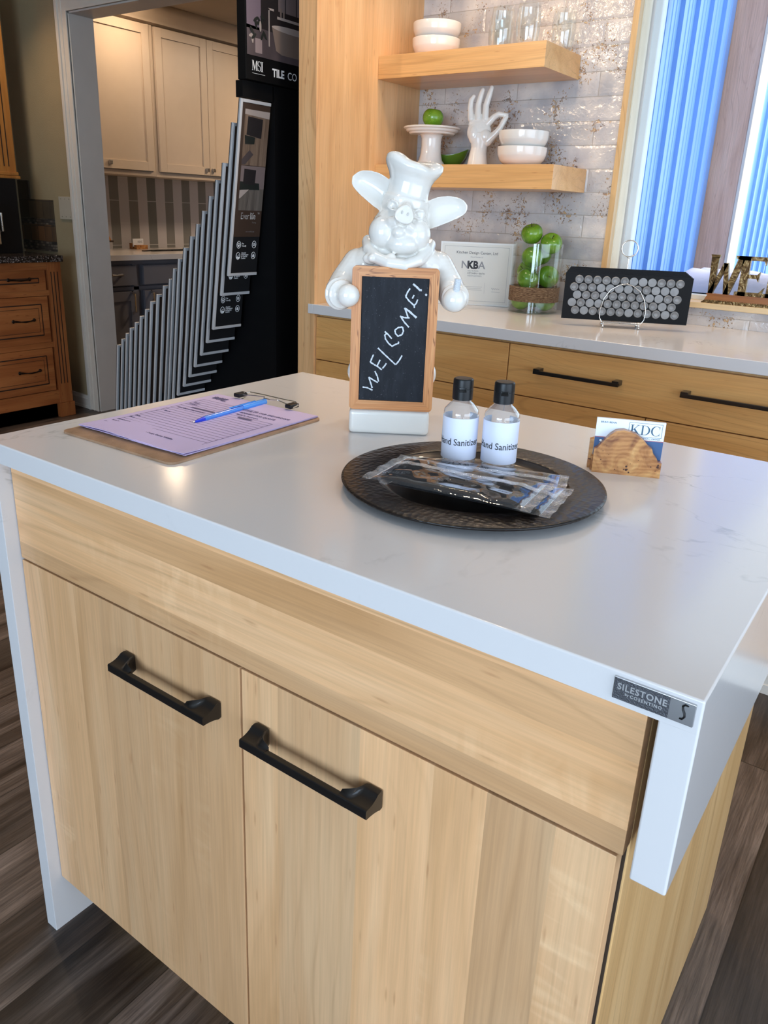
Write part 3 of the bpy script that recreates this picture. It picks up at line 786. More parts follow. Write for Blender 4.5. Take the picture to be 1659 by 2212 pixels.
# chalkboard
M['pine_v'] = wood('oiled_pine_v', (.66, .31, .115), (.56, .225, .070), (.42, .145, .038), 'z', 'x', 0, rough=.42, fleck=0, rings=16.0, fig=3.2, fs=14)
M['pine_h'] = wood('oiled_pine_h', (.66, .31, .115), (.56, .225, .070), (.42, .145, .038), 'x', 'z', 0, rough=.42, fleck=0, rings=16.0, fig=3.2, fs=14)
bx0, bx1, bz0, bz1, fw = -.0618, .0645, .0392, .2505, .0142
y0, y1 = -.0022, .0105
def corner(cx, cz, a0, r=.006, n=5): return [(cx + r * math.cos(math.radians(a0 + 90 * i / n)), cz + r * math.sin(math.radians(a0 + 90 * i / n))) for i in range(n + 1)]
r_ = .006; g_ = .00015
TL = corner(bx0 + r_, bz1 - r_, 90); TR = corner(bx1 - r_, bz1 - r_, 0); BR = corner(bx1 - r_, bz0 + r_, 270); BL = corner(bx0 + r_, bz0 + r_, 180)
h = 3
cbd = MB().box(bx0 + fw - .002, bx1 - fw + .002, .0008, .0090, bz0 + fw - .002, bz1 - fw + .002).build('chalkboard', None, pig, label='black slate panel with chalk writing')
def m_slate():
    m, nt, b = newmat('chalk_slate')
    tc = NN(nt, 'ShaderNodeTexCoord')
    mp = NN(nt, 'ShaderNodeMapping', {'Vector': tc.outputs['Object'], 'Scale': (60, 60, 14)})
    n = NN(nt, 'ShaderNodeTexNoise', {'Vector': mp.outputs[0], 'Scale': 1.0, 'Detail': 5.0, 'Roughness': .65})
    n2 = NN(nt, 'ShaderNodeTexNoise', {'Vector': tc.outputs['Object'], 'Scale': 420.0, 'Detail': 2.0})
    c = ramp(nt, n.outputs[0], [(.45, (.006, .007, .011)), (.75, (.018, .021, .028))])
    k = NN(nt, 'ShaderNodeMapRange', {'Value': n2.outputs[0], 'From Min': .68, 'From Max': .78, 'To Max': .35})
    c = mixc(nt, k.outputs[0], c, (.2, .2, .22))
    nt.links.new(c, b.inputs['Base Color']); b.inputs['Roughness'].default_value = .6; b.inputs['Specular IOR Level'].default_value = .25
    return m
cbd.data.materials.append(m_slate())
def frame_piece(poly, m, nm): MB().prism(poly, y0, y1).build(nm, m, pig, sharp=30)
frame_piece([TL[h][:2], *TL[h + 1:], *BL[:h + 1], (bx0 + fw, bz0 + fw), (bx0 + fw, bz1 - fw)], M['pine_v'], 'frame_stile')
frame_piece([*TR[:h + 1][::-1][:1], (bx1 - fw, bz1 - fw), (bx1 - fw, bz0 + fw), *BR[h:], *TR[:h]], M['pine_v'], 'frame_stile')
frame_piece([*TR[h:], *TL[:h + 1], (bx0 + fw, bz1 - fw), (bx1 - fw, bz1 - fw)], M['pine_h'], 'frame_rail')
frame_piece([*BL[h:], *BR[:h + 1], (bx1 - fw, bz0 + fw), (bx0 + fw, bz0 + fw)], M['pine_h'], 'frame_rail')
# chalk handwriting: strokes given in the slate's own u,v (0..1)
def cu(x, y):
    v = (y - 10 - (x - 118) * .062) / 2098.0
    xl = 118 - 83 * v; xr = 1222 - 137 * v
    u = (x - xl) / (xr - xl)
    return (bx0 + fw + u * (bx1 - bx0 - 2 * fw), bz1 - fw - v * (bz1 - bz0 - 2 * fw))
strokes = [[(105, 1882), (180, 1895), (268, 1940)], [(262, 1900), (235, 1800), (208, 1705)], [(212, 1712), (280, 1760), (355, 1808)], [(368, 1790), (350, 1700), (310, 1608)],
           [(292, 1320), (262, 1385), (238, 1452)], [(238, 1452), (310, 1500), (360, 1530), (425, 1588)], [(398, 1412), (370, 1470), (350, 1512)], [(500, 1475), (470, 1520), (435, 1562)],
           [(365, 1210), (470, 1320), (560, 1410), (650, 1500)], [(655, 1500), (710, 1430), (758, 1345)],
           [(592, 1055), (540, 990), (480, 932)], [(520, 955), (480, 990), (490, 1060), (540, 1135), (605, 1190)], [(600, 1180), (660, 1150), (705, 1135), (700, 1105)],
           [(770, 860), (700, 870), (645, 912), (655, 970), (695, 1015), (760, 990), (785, 930), (770, 862)],
           [(875, 868), (800, 780), (735, 675)], [(735, 682), (800, 705), (888, 712)], [(865, 712), (840, 630), (808, 545)], [(805, 550), (880, 600), (1000, 712)],
           [(900, 228), (860, 285), (826, 358)], [(826, 358), (880, 430), (965, 510), (968, 550)], [(962, 338), (948, 370), (935, 395)], [(1022, 412), (1000, 470), (962, 512)],
           [(950, 158), (1000, 200), (1062, 262), (1092, 262)], [(1148, 325), (1172, 350)]]
ck = MB()
for k, st in enumerate(strokes):
    P = [cu(*p) for p in st]
    Q = []
    for i in range(len(P) - 1):
        for t in range(4):
            s_ = t / 4; Q.append((P[i][0] + (P[i + 1][0] - P[i][0]) * s_, .0006, P[i][1] + (P[i + 1][1] - P[i][1]) * s_))
    Q.append((P[-1][0], .0006, P[-1][1]))
    wd = .00105 if k not in (17, 22, 23) else .0014
    ck.tube(Q, [wd * (1 + .18 * math.sin(i * 2.1 + k)) for i in range(len(Q))], seg=8)
M['chalk'] = plain('white_chalk', (.72, .76, .80), .95, bump=.8, bscale=1500, var=.2, vscale=700)
bmesh.ops.scale(ck.bm, vec=(1, .3, 1), space=Matrix.Translation((0, -.0006, 0)), verts=ck.bm.verts[:])
ck.build('chalk_writing', M['chalk'], cbd)
chk = MB().cyl((.0885, -.009, .214), (.0905, -.010, .2385), .0052, .0048, seg=16).build('chalk_stick', M['chalk'], None)
chk.location = (.41445, .4183, T); chk.rotation_euler = (0, 0, AP)
tag(chk, 'short stub of white chalk held upright in the pig figurine\'s right-hand paw', 'chalk')

# ------------------------------------------------------------------ hammered charger plate
PC = (.634, .291)
pt = thing('charger_plate', 'round dark brown hammered metal charger plate in the middle of the island', 'plate', (PC[0], PC[1], T))
def m_hammer():
    m, nt, b = newmat('hammered_dark_metal')
    tc = NN(nt, 'ShaderNodeTexCoord')
    vo = NN(nt, 'ShaderNodeTexVoronoi', {'Vector': tc.outputs['Object'], 'Scale': 135.0, 'Randomness': .6}, feature='SMOOTH_F1')
    vo.inputs['Smoothness'].default_value = .3
    b.inputs['Base Color'].default_value = col((.007, .0045, .004)); b.inputs['Specular IOR Level'].default_value = .35; b.inputs['Roughness'].default_value = .32
    b.inputs['Metallic'].default_value = .0; b.inputs['Coat Weight'].default_value = .1; b.inputs['Coat Roughness'].default_value = .2
    bp = NN(nt, 'ShaderNodeBump', {'Height': vo.outputs['Distance'], 'Strength': .30, 'Distance': .003})
    nt.links.new(bp.outputs[0], b.inputs['Normal']); nt.links.new(bp.outputs[0], b.inputs['Coat Normal'])
    return m
MB().lathe([(.118, .0112), (.121, .0130), (.140, .0138), (.1615, .0136), (.1642, .0126), (.1648, .0112), (.1638, .0096), (.158, .0100), (.121, .0095), (.118, .0088)], seg=96, closed=True).build('rim', m_hammer(), pt, sharp=60)
MB().lathe([(.0001, 0.0002), (.104, 0.0002), (.112, .0024), (.118, .0090), (.1181, .0112), (.1150, .0090), (.1095, .0055), (.104, .0042), (.0001, .0042)], seg=96, cap=False).build('well', plain('dark_satin_metal', (.018, .012, .010), .3, .3, coat=.2), pt, sharp=60)

# ------------------------------------------------------------------ sanitizer bottles
M['clear'] = thinfilm('clear_plastic_bottle', (.93, .95, .97), refl=2.2, rough=.02, bump=.12, bscale=60, haze=.10)
M['label'] = plain('blue_white_label_paper', (.74, .77, .90), .5)
bA = math.radians(29.3)
bot = thing('sanitizer_bottle', 'left clear hand sanitizer bottle with black flip cap on the charger plate', 'bottle', (.5730, .3600, T + .0045), bA, 'hand sanitizer bottles on the plate')
RB = .0236
MB().lathe([(.0001, .0012), (.014, .0010), (.0205, .0), (.0228, .0018), (.0236, .006), (.0232, .0085), (.0236, .010), (.0236, .068), (.0231, .0695), (.0236, .071), (.0225, .0755), (.0160, .083), (.0122, .0862), (.0118, .0900), (.0001, .0900)], seg=48, cap=False).build('bottle_body', M['clear'], bot, sharp=60)
th = math.radians(150)
MB().grid(lambda u, v: ((RB + .0004) * math.sin((u * 2 - 1) * th), -(RB + .0004) * math.cos((u * 2 - 1) * th), .0095 + .057 * v), 60, 2).build('label_sheet', M['label'], bot)
me = textmesh('Hand Sanitizer', .0122, .00008, .00006)
xs = [v.co.x for v in me.vertices]; x0_, x1_ = min(xs), max(xs)
lt = MB().mesh(me)
for _ in range(2): bmesh.ops.subdivide_edges(lt.bm, edges=[e for e in lt.bm.edges if e.calc_length() > .0012], cuts=2)
for v in lt.bm.verts:
    s_ = (v.co.x - x0_) / (x1_ - x0_) * .0640 - .0335
    R_ = RB + .0006 + v.co.z; a = s_ / RB
    v.co = Vector((R_ * math.sin(a), -R_ * math.cos(a), .0300 + v.co.y * 1.05))
lt.build('lettering', M['ink'], bot, normals=False)
cp = MB().lathe([(.0001, .0885), (.0128, .0885), (.0136, .0890), (.0136, .1030), (.0133, .1036), (.0136, .1042), (.0134, .1150), (.0120, .1168), (.0001, .1172)], seg=40, cap=False).build('flip_cap', M['black_plastic'], bot, sharp=50)
MB().box(-.0050, .0050, -.0139, -.0120, .1000, .1062, bev=.0008).build('thumb_notch', plain('glossy_black', (.004, .004, .004), .15), cp)
dup(bot, (.6235, .3805, T + .0045), bA + .02, 'right clear hand sanitizer bottle with black flip cap on the charger plate')

# ------------------------------------------------------------------ wrapped face masks
M['film'] = thinfilm('clear_wrapper_film', (.97, .98, 1.0), refl=1.3, rough=.04, bump=.18, bscale=26, haze=.004)
M['film_seal'] = thinfilm('crimped_film_seal', (.9, .92, .95), refl=2.0, rough=.10, bump=.5, bscale=200, haze=.16)
M['mask'] = plain('black_pleated_fabric', (.008, .008, .009), .85, bump=.5, bscale=900)
def packet(cx, cy, cz, ang, L, W, seed, label, tilt=0.0, roll=0.0, hump=.0045):
    t = thing('face_mask_packet', label, 'packet', (cx, cy, cz), ang, 'wrapped face masks on the plate')
    t.rotation_euler = (roll, tilt, ang)
    rnd = random.Random(seed)
    ph = [rnd.random() * 6 for _ in range(6)]
    mk = MB()
    def fm(u, v):
        x = (u - .5) * (L - .040); y = (v - .5) * (W - .018)
        return (x, y, .0012 + .0007 * math.sin(v * 34) + .0006 * math.sin(u * 5 + ph[0]))
    mk.grid(fm, 24, 60, thick=.0024, tdir=(0, 0, 1)).build('mask', M['mask'], t)
    def skin(top):
        def f(u, v):
            x = (u - .5) * (L - .020); y = (v - .5) * W
            e = min(1, min(u, 1 - u) * 9) * min(1, min(v, 1 - v) * 9)
            wr = .0010 * math.sin(x * 90 + y * 60 + ph[1] + 2 * mnoise.noise(Vector((x * 22, y * 30, seed)))) * math.sin(y * 80 - x * 40 + ph[2]) + .0011 * mnoise.noise(Vector((x * 38 + seed, y * 60, 0)))
            z = .0022 + (hump * e ** .6 + wr * e if top else -.0018 * e)
            return (x, y * (1 - .03 * math.sin(PI * u)), z)
        return f
    MB().grid(skin(True), 70, 44).grid(skin(False), 20, 10).build('film', M['film'], t, sharp=180, normals=False)
    for s in (-1, 1):
        sl = MB()
        n = 90
        for j in range(n):
            ya = -W / 2 * 1.02 + W * 1.02 * j / n; yb = ya + W * 1.02 / n
            xo = s * (L / 2 - .011); xe = s * (L / 2 + (.0012 if j % 2 else -.0006))
            zc = .0022 + .0012 * math.sin(j * .23 + ph[3])
            sl.quad((xo, ya, .0022), (xo, yb, .0022), (xe, yb, zc + (.0004 if j % 2 else -.0004)), (xe, ya, zc))
        sl.build('end_seal', M['film_seal'], t, normals=False)
    MB().grid(lambda u, v: ((u - .5) * (L - .02), .012 + (v - .5) * .011 + .0015 * math.sin(u * 9 + ph[4]), .0026 + hump * min(1, min(u, 1 - u) * 9) ** .6 + .0012 + .0003 * math.sin(u * 55 + ph[5])), 160, 3).build('fin_seal', M['film_seal'], t, normals=False)
    return t
packet(.641, .2950, T + .0130, math.radians(19), .214, .100, 3, 'bottom clear wrapped black face mask with its right end turned towards the card holder')
packet(.6640, .2470, T + .0185, math.radians(8.5), .206, .104, 5, 'middle clear wrapped black face mask showing only behind the top one')
packet(.6465, .2360, T + .0240, math.radians(8.0), .206, .104, 9, 'topmost clear wrapped black face mask of the pile on the plate')

# ------------------------------------------------------------------ burl card holder with cards
AC = math.radians(23.35)
chd = thing('card_holder', 'burl wood business card holder with arched front on the right of the island', 'card holder', (.7257, .4607, T), AC)
def m_burl():
    m, nt, b = newmat('burl_wood')
    tc = NN(nt, 'ShaderNodeTexCoord'); P = tc.outputs['Object']
    n = NN(nt, 'ShaderNodeTexNoise', {'Vector': P, 'Scale': 30.0, 'Detail': 3.0, 'Distortion': 1.8})
    w = NN(nt, 'ShaderNodeTexWave', {'Vector': P, 'Scale': 55.0, 'Distortion': 9.0, 'Detail': 2.0, 'Detail Scale': .6}, wave_type='RINGS')
    c = ramp(nt, n.outputs[0], [(.30, (.20, .065, .02)), (.47, (.46, .20, .065)), (.62, (.60, .31, .11)), (.75, (.66, .38, .15))])
    c = mixc(nt, .22, c, ramp(nt, w.outputs[0], [(.3, (.26, .09, .025)), (.7, (.62, .32, .12))]))
    v = NN(nt, 'ShaderNodeTexVoronoi', {'Vector': P, 'Scale': 210.0})
    cl = NN(nt, 'ShaderNodeTexNoise', {'Vector': P, 'Scale': 38.0, 'Detail': 1.0})
    k = NN(nt, 'ShaderNodeMapRange', {'Value': math_(nt, 'ADD', v.outputs['Distance'], math_(nt, 'MULTIPLY', cl.outputs[0], -1.1)), 'From Min': -.52, 'From Max': -.42, 'To Min': 1.0, 'To Max': 0.0})
    c = mixc(nt, k.outputs[0], c, (.05, .012, .006))
    nt.links.new(c, b.inputs['Base Color']); b.inputs['Roughness'].default_value = .33; b.inputs['Coat Weight'].default_value = .2
    return m
burl = m_burl()
arch = [(0, 0), (.0890, 0), (.0888, .0215), (.0835, .0222), (.0815, .0275), (.0765, .0325), (.0740, .0395), (.0690, .0425), (.0600, .0520), (.0520, .0578), (.0445, .0600), (.0350, .0622), (.0250, .0600), (.0185, .0548), (.0130, .0475), (.0080, .0410), (.0040, .0350), (.0015, .0335), (0, .0320)]
back = [(-.0055, 0), (.0890, 0), (.0890, .0240), (.0760, .0400), (.0560, .0530), (.0330, .0560), (.0120, .0500), (.0, .0420), (-.0055, .0400)]
MB().prism(arch, 0, .0110).prism(back, .0190, .0300).box(-.0020, .0890, .0105, .0195, 0, .0200).build('holder_block', burl, chd, sharp=30)
cd = thing('business_card', 'stack of white and blue business cards with a boxed KDC logo in the burl holder', 'card', (.7257, .4607, T), AC)
M['card_white'] = plain('white_card', (.80, .84, .90), .5)
M['card_blue'] = plain('slate_blue_card', (.045, .105, .24), .5)
M['card_red'] = plain('muted_red_stripe', (.35, .12, .15), .5)
cx0, cx1, cz0, cz1, cy = -.0005, .0885, .0215, .0735, .0125
MB().box(cx0, cx1, cy + .0004, cy + .0045, cz0, cz1).build('card_stack', M['card_white'], cd)
MB().box(cx0, cx1, cy, cy + .0006, cz0, cz1).build('face', M['card_white'], cd)
MB().box(cx0, cx1, cy - .0003, cy + .0002, cz0, .0468).build('blue_band', M['card_blue'], cd)
MB().box(cx0, cx1, cy - .0003, cy + .0002, .0468, .0478).build('stripe', M['card_red'], cd)
M['navy'] = plain('navy_print', (.035, .10, .17), .5)
yy = cy - .0003
bxk = MB(); a0, a1, c0, c1, lw = .0420, .0850, .0520, .0710, .0004
for q in ((a0, a1, c0, c0 + lw), (a0, a1, c1 - lw, c1), (a0, a0 + lw, c0, c1), (a1 - lw, a1, c0, c1)): bxk.box(q[0], q[1], yy, yy + .0002, q[2], q[3])
bxk.build('logo_box', M['navy'], cd)
def serif(ch, x, z, H, y, mb, th=.0002):
    """high-contrast serif capitals built from flat plates; returns advance"""
    def bar(pts): mb.prism([(x + p[0] * H, z + p[1] * H) for p in pts], y, y + th)
    def rect(a, b, c, d): bar([(a, c), (b, c), (b, d), (a, d)])
    def cres(cx, cz, ro, rz, ri, riz, a0, a1, sh=0.0, n=22):
        A = []; B = []
        for i in range(n + 1):
            a = math.radians(a0 + (a1 - a0) * i / n)
            A.append((cx + ro * math.cos(a), cz + rz * math.sin(a))); B.append((cx + sh + ri * math.cos(a), cz + riz * math.sin(a)))
        for i in range(n): bar([A[i], A[i + 1], B[i + 1], B[i]])
    if ch == 'K':
        rect(.10, .24, 0, 1); rect(0, .36, 0, .035); rect(0, .36, .965, 1)
        bar([(.24, .42), (.24, .48), (.72, .98), (.78, .98)]); bar([(.33, .52), (.45, .62), (.90, .02), (.70, .02)])
        rect(.58, .90, .965, 1); rect(.60, .98, 0, .035); return 1.02
    if ch == 'D':
        rect(.10, .24, 0, 1); rect(0, .40, 0, .035); rect(0, .40, .965, 1)
        cres(.38, .5, .52, .5, .37, .465, -90, 90); return 1.0
    if ch == 'C':
        cres(.50, .5, .50, .52, .36, .485, 48, 312, sh=.02)
        bar([(.80, .98), (.84, .98), (.84, .68), (.81, .68)]); bar([(.80, .02), (.85, .02), (.85, .30), (.82, .30)]); return .95
    if ch == 'M':
        rect(.08, .12, 0, 1); rect(0, .2, 0, .04); rect(.80, .98, 0, 1); rect(.72, 1.06, 0, .04); rect(0, .2, .96, 1); rect(.86, 1.06, .96, 1)
        bar([(.06, 1), (.28, 1), (.56, .12), (.46, .0)]); bar([(.46, 0), (.52, 0), (.86, 1), (.80, 1)]); return 1.12
    if ch == 'S':
        cres(.33, .74, .30, .27, .20, .23, 35, 250); cres(.33, .27, .32, .27, .20, .23, 215, 430)
        bar([(.14, .66), (.30, .52), (.60, .36), (.42, .50)]); bar([(.56, .98), (.60, .98), (.60, .74), (.57, .74)]); bar([(.04, .02), (.08, .02), (.08, .28), (.05, .28)]); return .72
    if ch == 'I':
        rect(.10, .30, 0, 1); rect(0, .4, 0, .04); rect(0, .4, .96, 1); return .45
lg_ = MB(); x_ = .0440
for ch in 'KDC': x_ += serif(ch, x_, .0548, .0132, yy, lg_) * .0132
lg_.build('logo', M['navy'], cd)
put_text('BRAD BENN', .0034, .0050, yy, .0672, M['navy'], cd, w=False, spacing=1.15)
put_text('KITCHEN | DESIGN | CENTER', .0027, .0420, yy, .0492, M['navy'], cd, w=False, spacing=1.2)
ic = MB()
for k in range(4): ic.cyl((.0075, yy + .0001, .0425 - .0048 * k), (.0075, yy - .0003, .0425 - .0048 * k), .0017, seg=16)
ic.build('icons', M['white_print'], cd)
put_text('KITCHEN', .0026, .0108, yy, .0418, M['white_print'], cd, w=False)
# ------------------------------------------------------------------ base cabinets under the window
YF = 1.655
def bar_pull(x0, x1, z, parent, yb=YF, yf=None):
    yf = yb - .034 if yf is None else yf
    mb = MB()
    mb.box(x0, x1, yf, yf + .0095, z - .0055, z + .0055, bev=.0012)
    for xa, s in ((x0, 1), (x1, -1)):
        mb.box(min(xa, xa + s * .020), max(xa, xa + s * .020), yf + .001, yb, z - .0045, z + .0105, bev=.0016)
    return mb.build('handle', M['black_pull'], parent, w=True)
c1 = thing('base_cabinet', 'maple base cabinet at the foot of the tall maple panel, seen behind the pig figurine', 'cabinet', (-.40, 1.9, 0))
MB().box(-.783, -.0005, YF + .0205, YW - .001, .0, .8800).build('carcass', M['maple_side'], c1, w=True)
MB().box(-.7825, -.0025, YF, YF + .0198, .7160, .8700, bev=.0012).build('drawer_front', M['maple_back'], c1, w=True)
MB().box(-.7825, -.0025, YF, YF + .0198, .1050, .7128, bev=.0012).build('door', M['maple_back'], c1, w=True)
c2 = thing('base_cabinet', 'maple base cabinet with one wide drawer on two black bar pulls, below the window', 'cabinet', (.44, 1.9, 0))
MB().box(.0005, .8865, YF + .0205, YW - .001, .0, .8800).build('carcass', M['maple_side'], c2, w=True)
d = MB().box(.0010, .8855, YF, YF + .0198, .7160, .8700, bev=.0012).build('drawer_front', M['maple_back'], c2, w=True)
bar_pull(.100, .363, .800, d); bar_pull(.534, .797, .800, d)
for a, b in ((.0010, .4418), (.4446, .8855)): MB().box(a, b, YF, YF + .0198, .1050, .7128, bev=.0012).build('door', M['maple_back'], c2, w=True)
c3 = thing('base_cabinet', 'maple base cabinet at the far right edge of the picture below the window', 'cabinet', (1.3, 1.9, 0))
MB().box(.8875, 1.75, YF + .0205, YW - .001, .0, .8800).build('carcass', M['maple_side'], c3, w=True)
MB().box(.8885, 1.7495, YF, YF + .0198, .7160, .8700, bev=.0012).build('drawer_front', M['maple_back'], c3, w=True)
MB().box(.8885, 1.7495, YF, YF + .0198, .1050, .7128, bev=.0012).build('door', M['maple_back'], c3, w=True)
struct('baseboard_right', MB().box(-.80, 1.75, 1.640, YF + .0204, 0, .085, bev=.002).box(-.80, 1.75, 1.637, 1.642, 0, .03, bev=.002), M['white_paint'])
wk = thing('back_worktop', 'white quartz worktop running below the shelves and the window', 'countertop', (.4, 1.95, .8803))
MB().box(-.7838, 1.78, 1.6367, YW - .0085, .8805, T, bev=.002, seg=3).box(-.808, -.7838, 1.6367, 1.6425, .8805, T, bev=.002).build('slab', M['quartz'], wk, w=True)

# ------------------------------------------------------------------ tall panel and floating shelves
tp = thing('tall_end_panel', 'tall maple end panel left of the shelves, from floor to ceiling', 'panel', (-.82, 1.95, 0))
MB().box(-.8622, -.7842, 1.6445, 1.6640, 0, CZ - .001, bev=.001).build('front_stile', M['maple_stile'], tp, w=True)
MB().box(-.8620, -.7845, 1.6642, YW - .001, 0, CZ - .001).build('side_panel', M['maple_panel'], tp, w=True)
def shelf(lab, x1, z0, z1):
    t = thing('floating_shelf', lab, 'shelf', (-.45, 2.12, z0))
    MB().box(-.7838, x1, 1.985, YW - .009, z0, z1, bev=.0012).build('shelf_box', M['maple_shelf'], t, w=True)
shelf('upper thick maple floating shelf carrying stacked bowls and glasses', -.133, 1.6895, 1.7640)
shelf('lower thick maple floating shelf carrying the cake stand and the ceramic hand', -.0655, 1.3275, 1.4040)
SU, SL = 1.7640, 1.4040

# bowls
def bowl(loc, lab, grp, s=1.0):
    pr = [(.0001, .002), (.036, .002), (.038, .0), (.044, .0005), (.056, .005), (.068, .013), (.0770, .024), (.0820, .038), (.0838, .0440), (.0850, .058), (.0855, .071), (.0848, .0735), (.0828, .0725), (.0810, .050), (.0775, .036), (.068, .021), (.052, .010), (.0001, .006)]
    o = MB().lathe([(r * s, z * s * .85) for r, z in pr], seg=56, cap=False).build('bowl', M['ceramic_bowl'], None, sharp=50)
    o.location = loc; return tag(o, lab, 'bowl', grp)
b1 = bowl((-.628, 2.118, SU), 'white bowl at the bottom of the stack on the upper shelf', 'white bowls on the shelves')
def bdup(loc, lab): 
    k = b1.copy(); C.objects.link(k); k.location = loc; k['label'] = lab; return k
bdup((-.6275, 2.118, SU + .0500), 'white bowl on top of the stack on the upper shelf')
bdup((-.2500, 2.118, SL), 'white bowl at the bottom of the stack on the lower shelf')
bdup((-.2485, 2.118, SL + .0500), 'white bowl on top of the stack on the lower shelf')

# glasses
M['glass'] = thinfilm('clear_drinking_glass', (.97, .985, .985), refl=1.5, rough=.0)
def tumbler(loc, lab):
    o = MB().lathe([(.0001, .0), (.024, .0), (.029, .003), (.0345, .018), (.0385, .045), (.0398, .075), (.0385, .105), (.0362, .128), (.0350, .1285), (.0372, .105), (.0385, .075), (.0371, .046), (.0330, .021), (.026, .010), (.0001, .008)], seg=40, cap=False).build('stemless_glass', M['glass'], None, sharp=60)
    o.location = loc; return tag(o, lab, 'glass', 'clear glasses on the upper shelf')
g1 = tumbler((-.347, 2.085, SU), 'stemless clear glass second from the left on the upper shelf, next to the bowls')
for loc, lab in (((-.415, 2.195, SU), 'leftmost clear stemless glass on the upper shelf, back towards the tiles'), ((-.250, 2.080, SU), 'stemless clear glass third from the left on the upper shelf'), ((-.178, 2.200, SU), 'rightmost clear stemless glass at the end of the upper shelf')):
    k = g1.copy(); C.objects.link(k); k.location = loc; k['label'] = lab

# apples
def m_apple():
    m, nt, b = newmat('green_apple_skin')
    tc = NN(nt, 'ShaderNodeTexCoord'); P = tc.outputs['Object']
    n = NN(nt, 'ShaderNodeTexNoise', {'Vector': P, 'Scale': 22.0, 'Detail': 3.0})
    c = ramp(nt, n.outputs[0], [(.3, (.075, .20, .010)), (.55, (.15, .31, .018)), (.75, (.25, .40, .045))])
    v = NN(nt, 'ShaderNodeTexVoronoi', {'Vector': P, 'Scale': 190.0})
    k = NN(nt, 'ShaderNodeMapRange', {'Value': v.outputs['Distance'], 'From Min': .10, 'From Max': .16, 'To Min': .45, 'To Max': 0.0})
    c = mixc(nt, k.outputs[0], c, (.55, .66, .28))
    nt.links.new(c, b.inputs['Base Color']); b.inputs['Roughness'].default_value = .22; b.inputs['Coat Weight'].default_value = .25
    return m
M['apple'] = m_apple(); M['stem'] = plain('brown_apple_stem', (.05, .03, .015), .8)
def make_apple(r=.040):
    t = thing('green_apple', 'x', 'apple')
    pr = []
    for i in range(25):
        a = PI * i / 24
        rr = math.sin(a) ** .92; z = -math.cos(a)
        R = r * rr * (1 + .06 * z)
        zz = r * (z * .90 + .02)
        if i > 19: zz -= r * .30 * ((i - 19) / 5) ** 2.2 * 1.0
        if i < 4: zz += r * .16 * ((4 - i) / 4) ** 2
        pr.append((max(R, .0002), zz))
    mb = MB().lathe(pr, seg=36, cap=True)
    for v in mb.bm.verts:
        a = math.atan2(v.co.y, v.co.x); h = v.co.z / r
        k = 1 + .025 * math.cos(5 * a) * (-h if h < 0 else .3 * h) * 1.2 + .012 * math.cos(2 * a + 1)
        v.co.x *= k; v.co.y *= k
    mb.build('fruit', M['apple'], t, sharp=80)
    MB().tube([(0, 0, r * .52), (.001, 0, r * .72), (.0045, 0, r * 1.02)], [.0011, .001, .0015], seg=8).build('stem', M['stem'], t)
    return t
AR = .0383
ap0 = make_apple(AR)
def place_apple(o, loc, rot, lab, grp=None):
    o.location = loc; o.rotation_euler = rot; o['label'] = lab
    if grp: o['group'] = grp
place_apple(ap0, (-.6215, 2.115, SL + .132 + AR * .86), (.05, .1, .3), 'single green apple sitting on the white cake stand')
VC = Vector((-.155, 2.125, T)); ax_ = Vector((math.cos(math.radians(34)), math.sin(math.radians(34)), 0)); ay_ = Vector((-ax_.y, ax_.x, 0))
aps = [(-0.0451, -0.0090, 0.0435, (.9, .2, 0), 'green apple at the bottom left of the glass vase, below the twine band'), (0.0361, -0.0285, 0.0448, (1.2, -.4, 1), 'green apple at the bottom right of the glass vase, below the twine band'),
       (0.0106, 0.0448, 0.0460, (.4, .8, 2), 'green apple at the back of the vase bottom, behind the lowest two'),
       (-0.0324, -0.0326, 0.1160, (.4, .3, 1), 'green apple in the glass vase just above the twine band on the left'), (0.0419, -0.0145, 0.1263, (1.5, .2, .5), 'large green apple in the vase on the right above the twine band'),
       (-0.0240, 0.0385, 0.1400, (1.0, -.9, 0), 'green apple against the left glass of the vase, half hidden behind another'), (0.0177, 0.0425, 0.1993, (.3, .9, 2), 'green apple at the back right of the vase, mostly hidden'),
       (-0.0224, -0.0340, 0.1928, (2.6, .2, .4), 'green apple in the vase with its blossom end turned to the room'), (0.0403, -0.0206, 0.2383, (.55, .35, 0), 'green apple poking above the right rim of the glass vase'),
       (-0.0261, 0.0061, 0.2681, (.35, -.1, 0), 'topmost green apple heaped on the left of the glass vase')]
for (a, b, z, rot, lab) in aps:
    place_apple(dup(ap0), VC + ax_ * a + ay_ * b + Vector((0, 0, z)), rot, lab, 'green apples in the glass vase')
va = thing('glass_vase', 'straight clear glass cylinder vase wrapped with a twine band and filled with green apples', 'vase', VC)
MB().lathe([(.0001, .0), (.0855, .0), (.0875, .002), (.0875, .238), (.0865, .2395), (.0852, .238), (.0852, .0065), (.0001, .005)], seg=72, cap=False).build('glass_body', thinfilm('clear_vase_glass', (.96, .985, .975), refl=1.1, rough=.0), va, sharp=50)
def m_twine():
    m, nt, b = newmat('jute_twine')
    tc = NN(nt, 'ShaderNodeTexCoord')
    mp = NN(nt, 'ShaderNodeMapping', {'Vector': tc.outputs['Object'], 'Scale': (90, 90, 500)})
    n = NN(nt, 'ShaderNodeTexNoise', {'Vector': mp.outputs[0], 'Scale': 1.0, 'Detail': 4.0})
    c = ramp(nt, n.outputs[0], [(.3, (.07, .035, .018)), (.5, (.20, .12, .065)), (.7, (.36, .25, .15))])
    nt.links.new(c, b.inputs['Base Color']); b.inputs['Roughness'].default_value = .95
    bp = NN(nt, 'ShaderNodeBump', {'Height': n.outputs[0], 'Strength': .8, 'Distance': .002}); nt.links.new(bp.outputs[0], b.inputs['Normal'])
    return m
tw = MB()
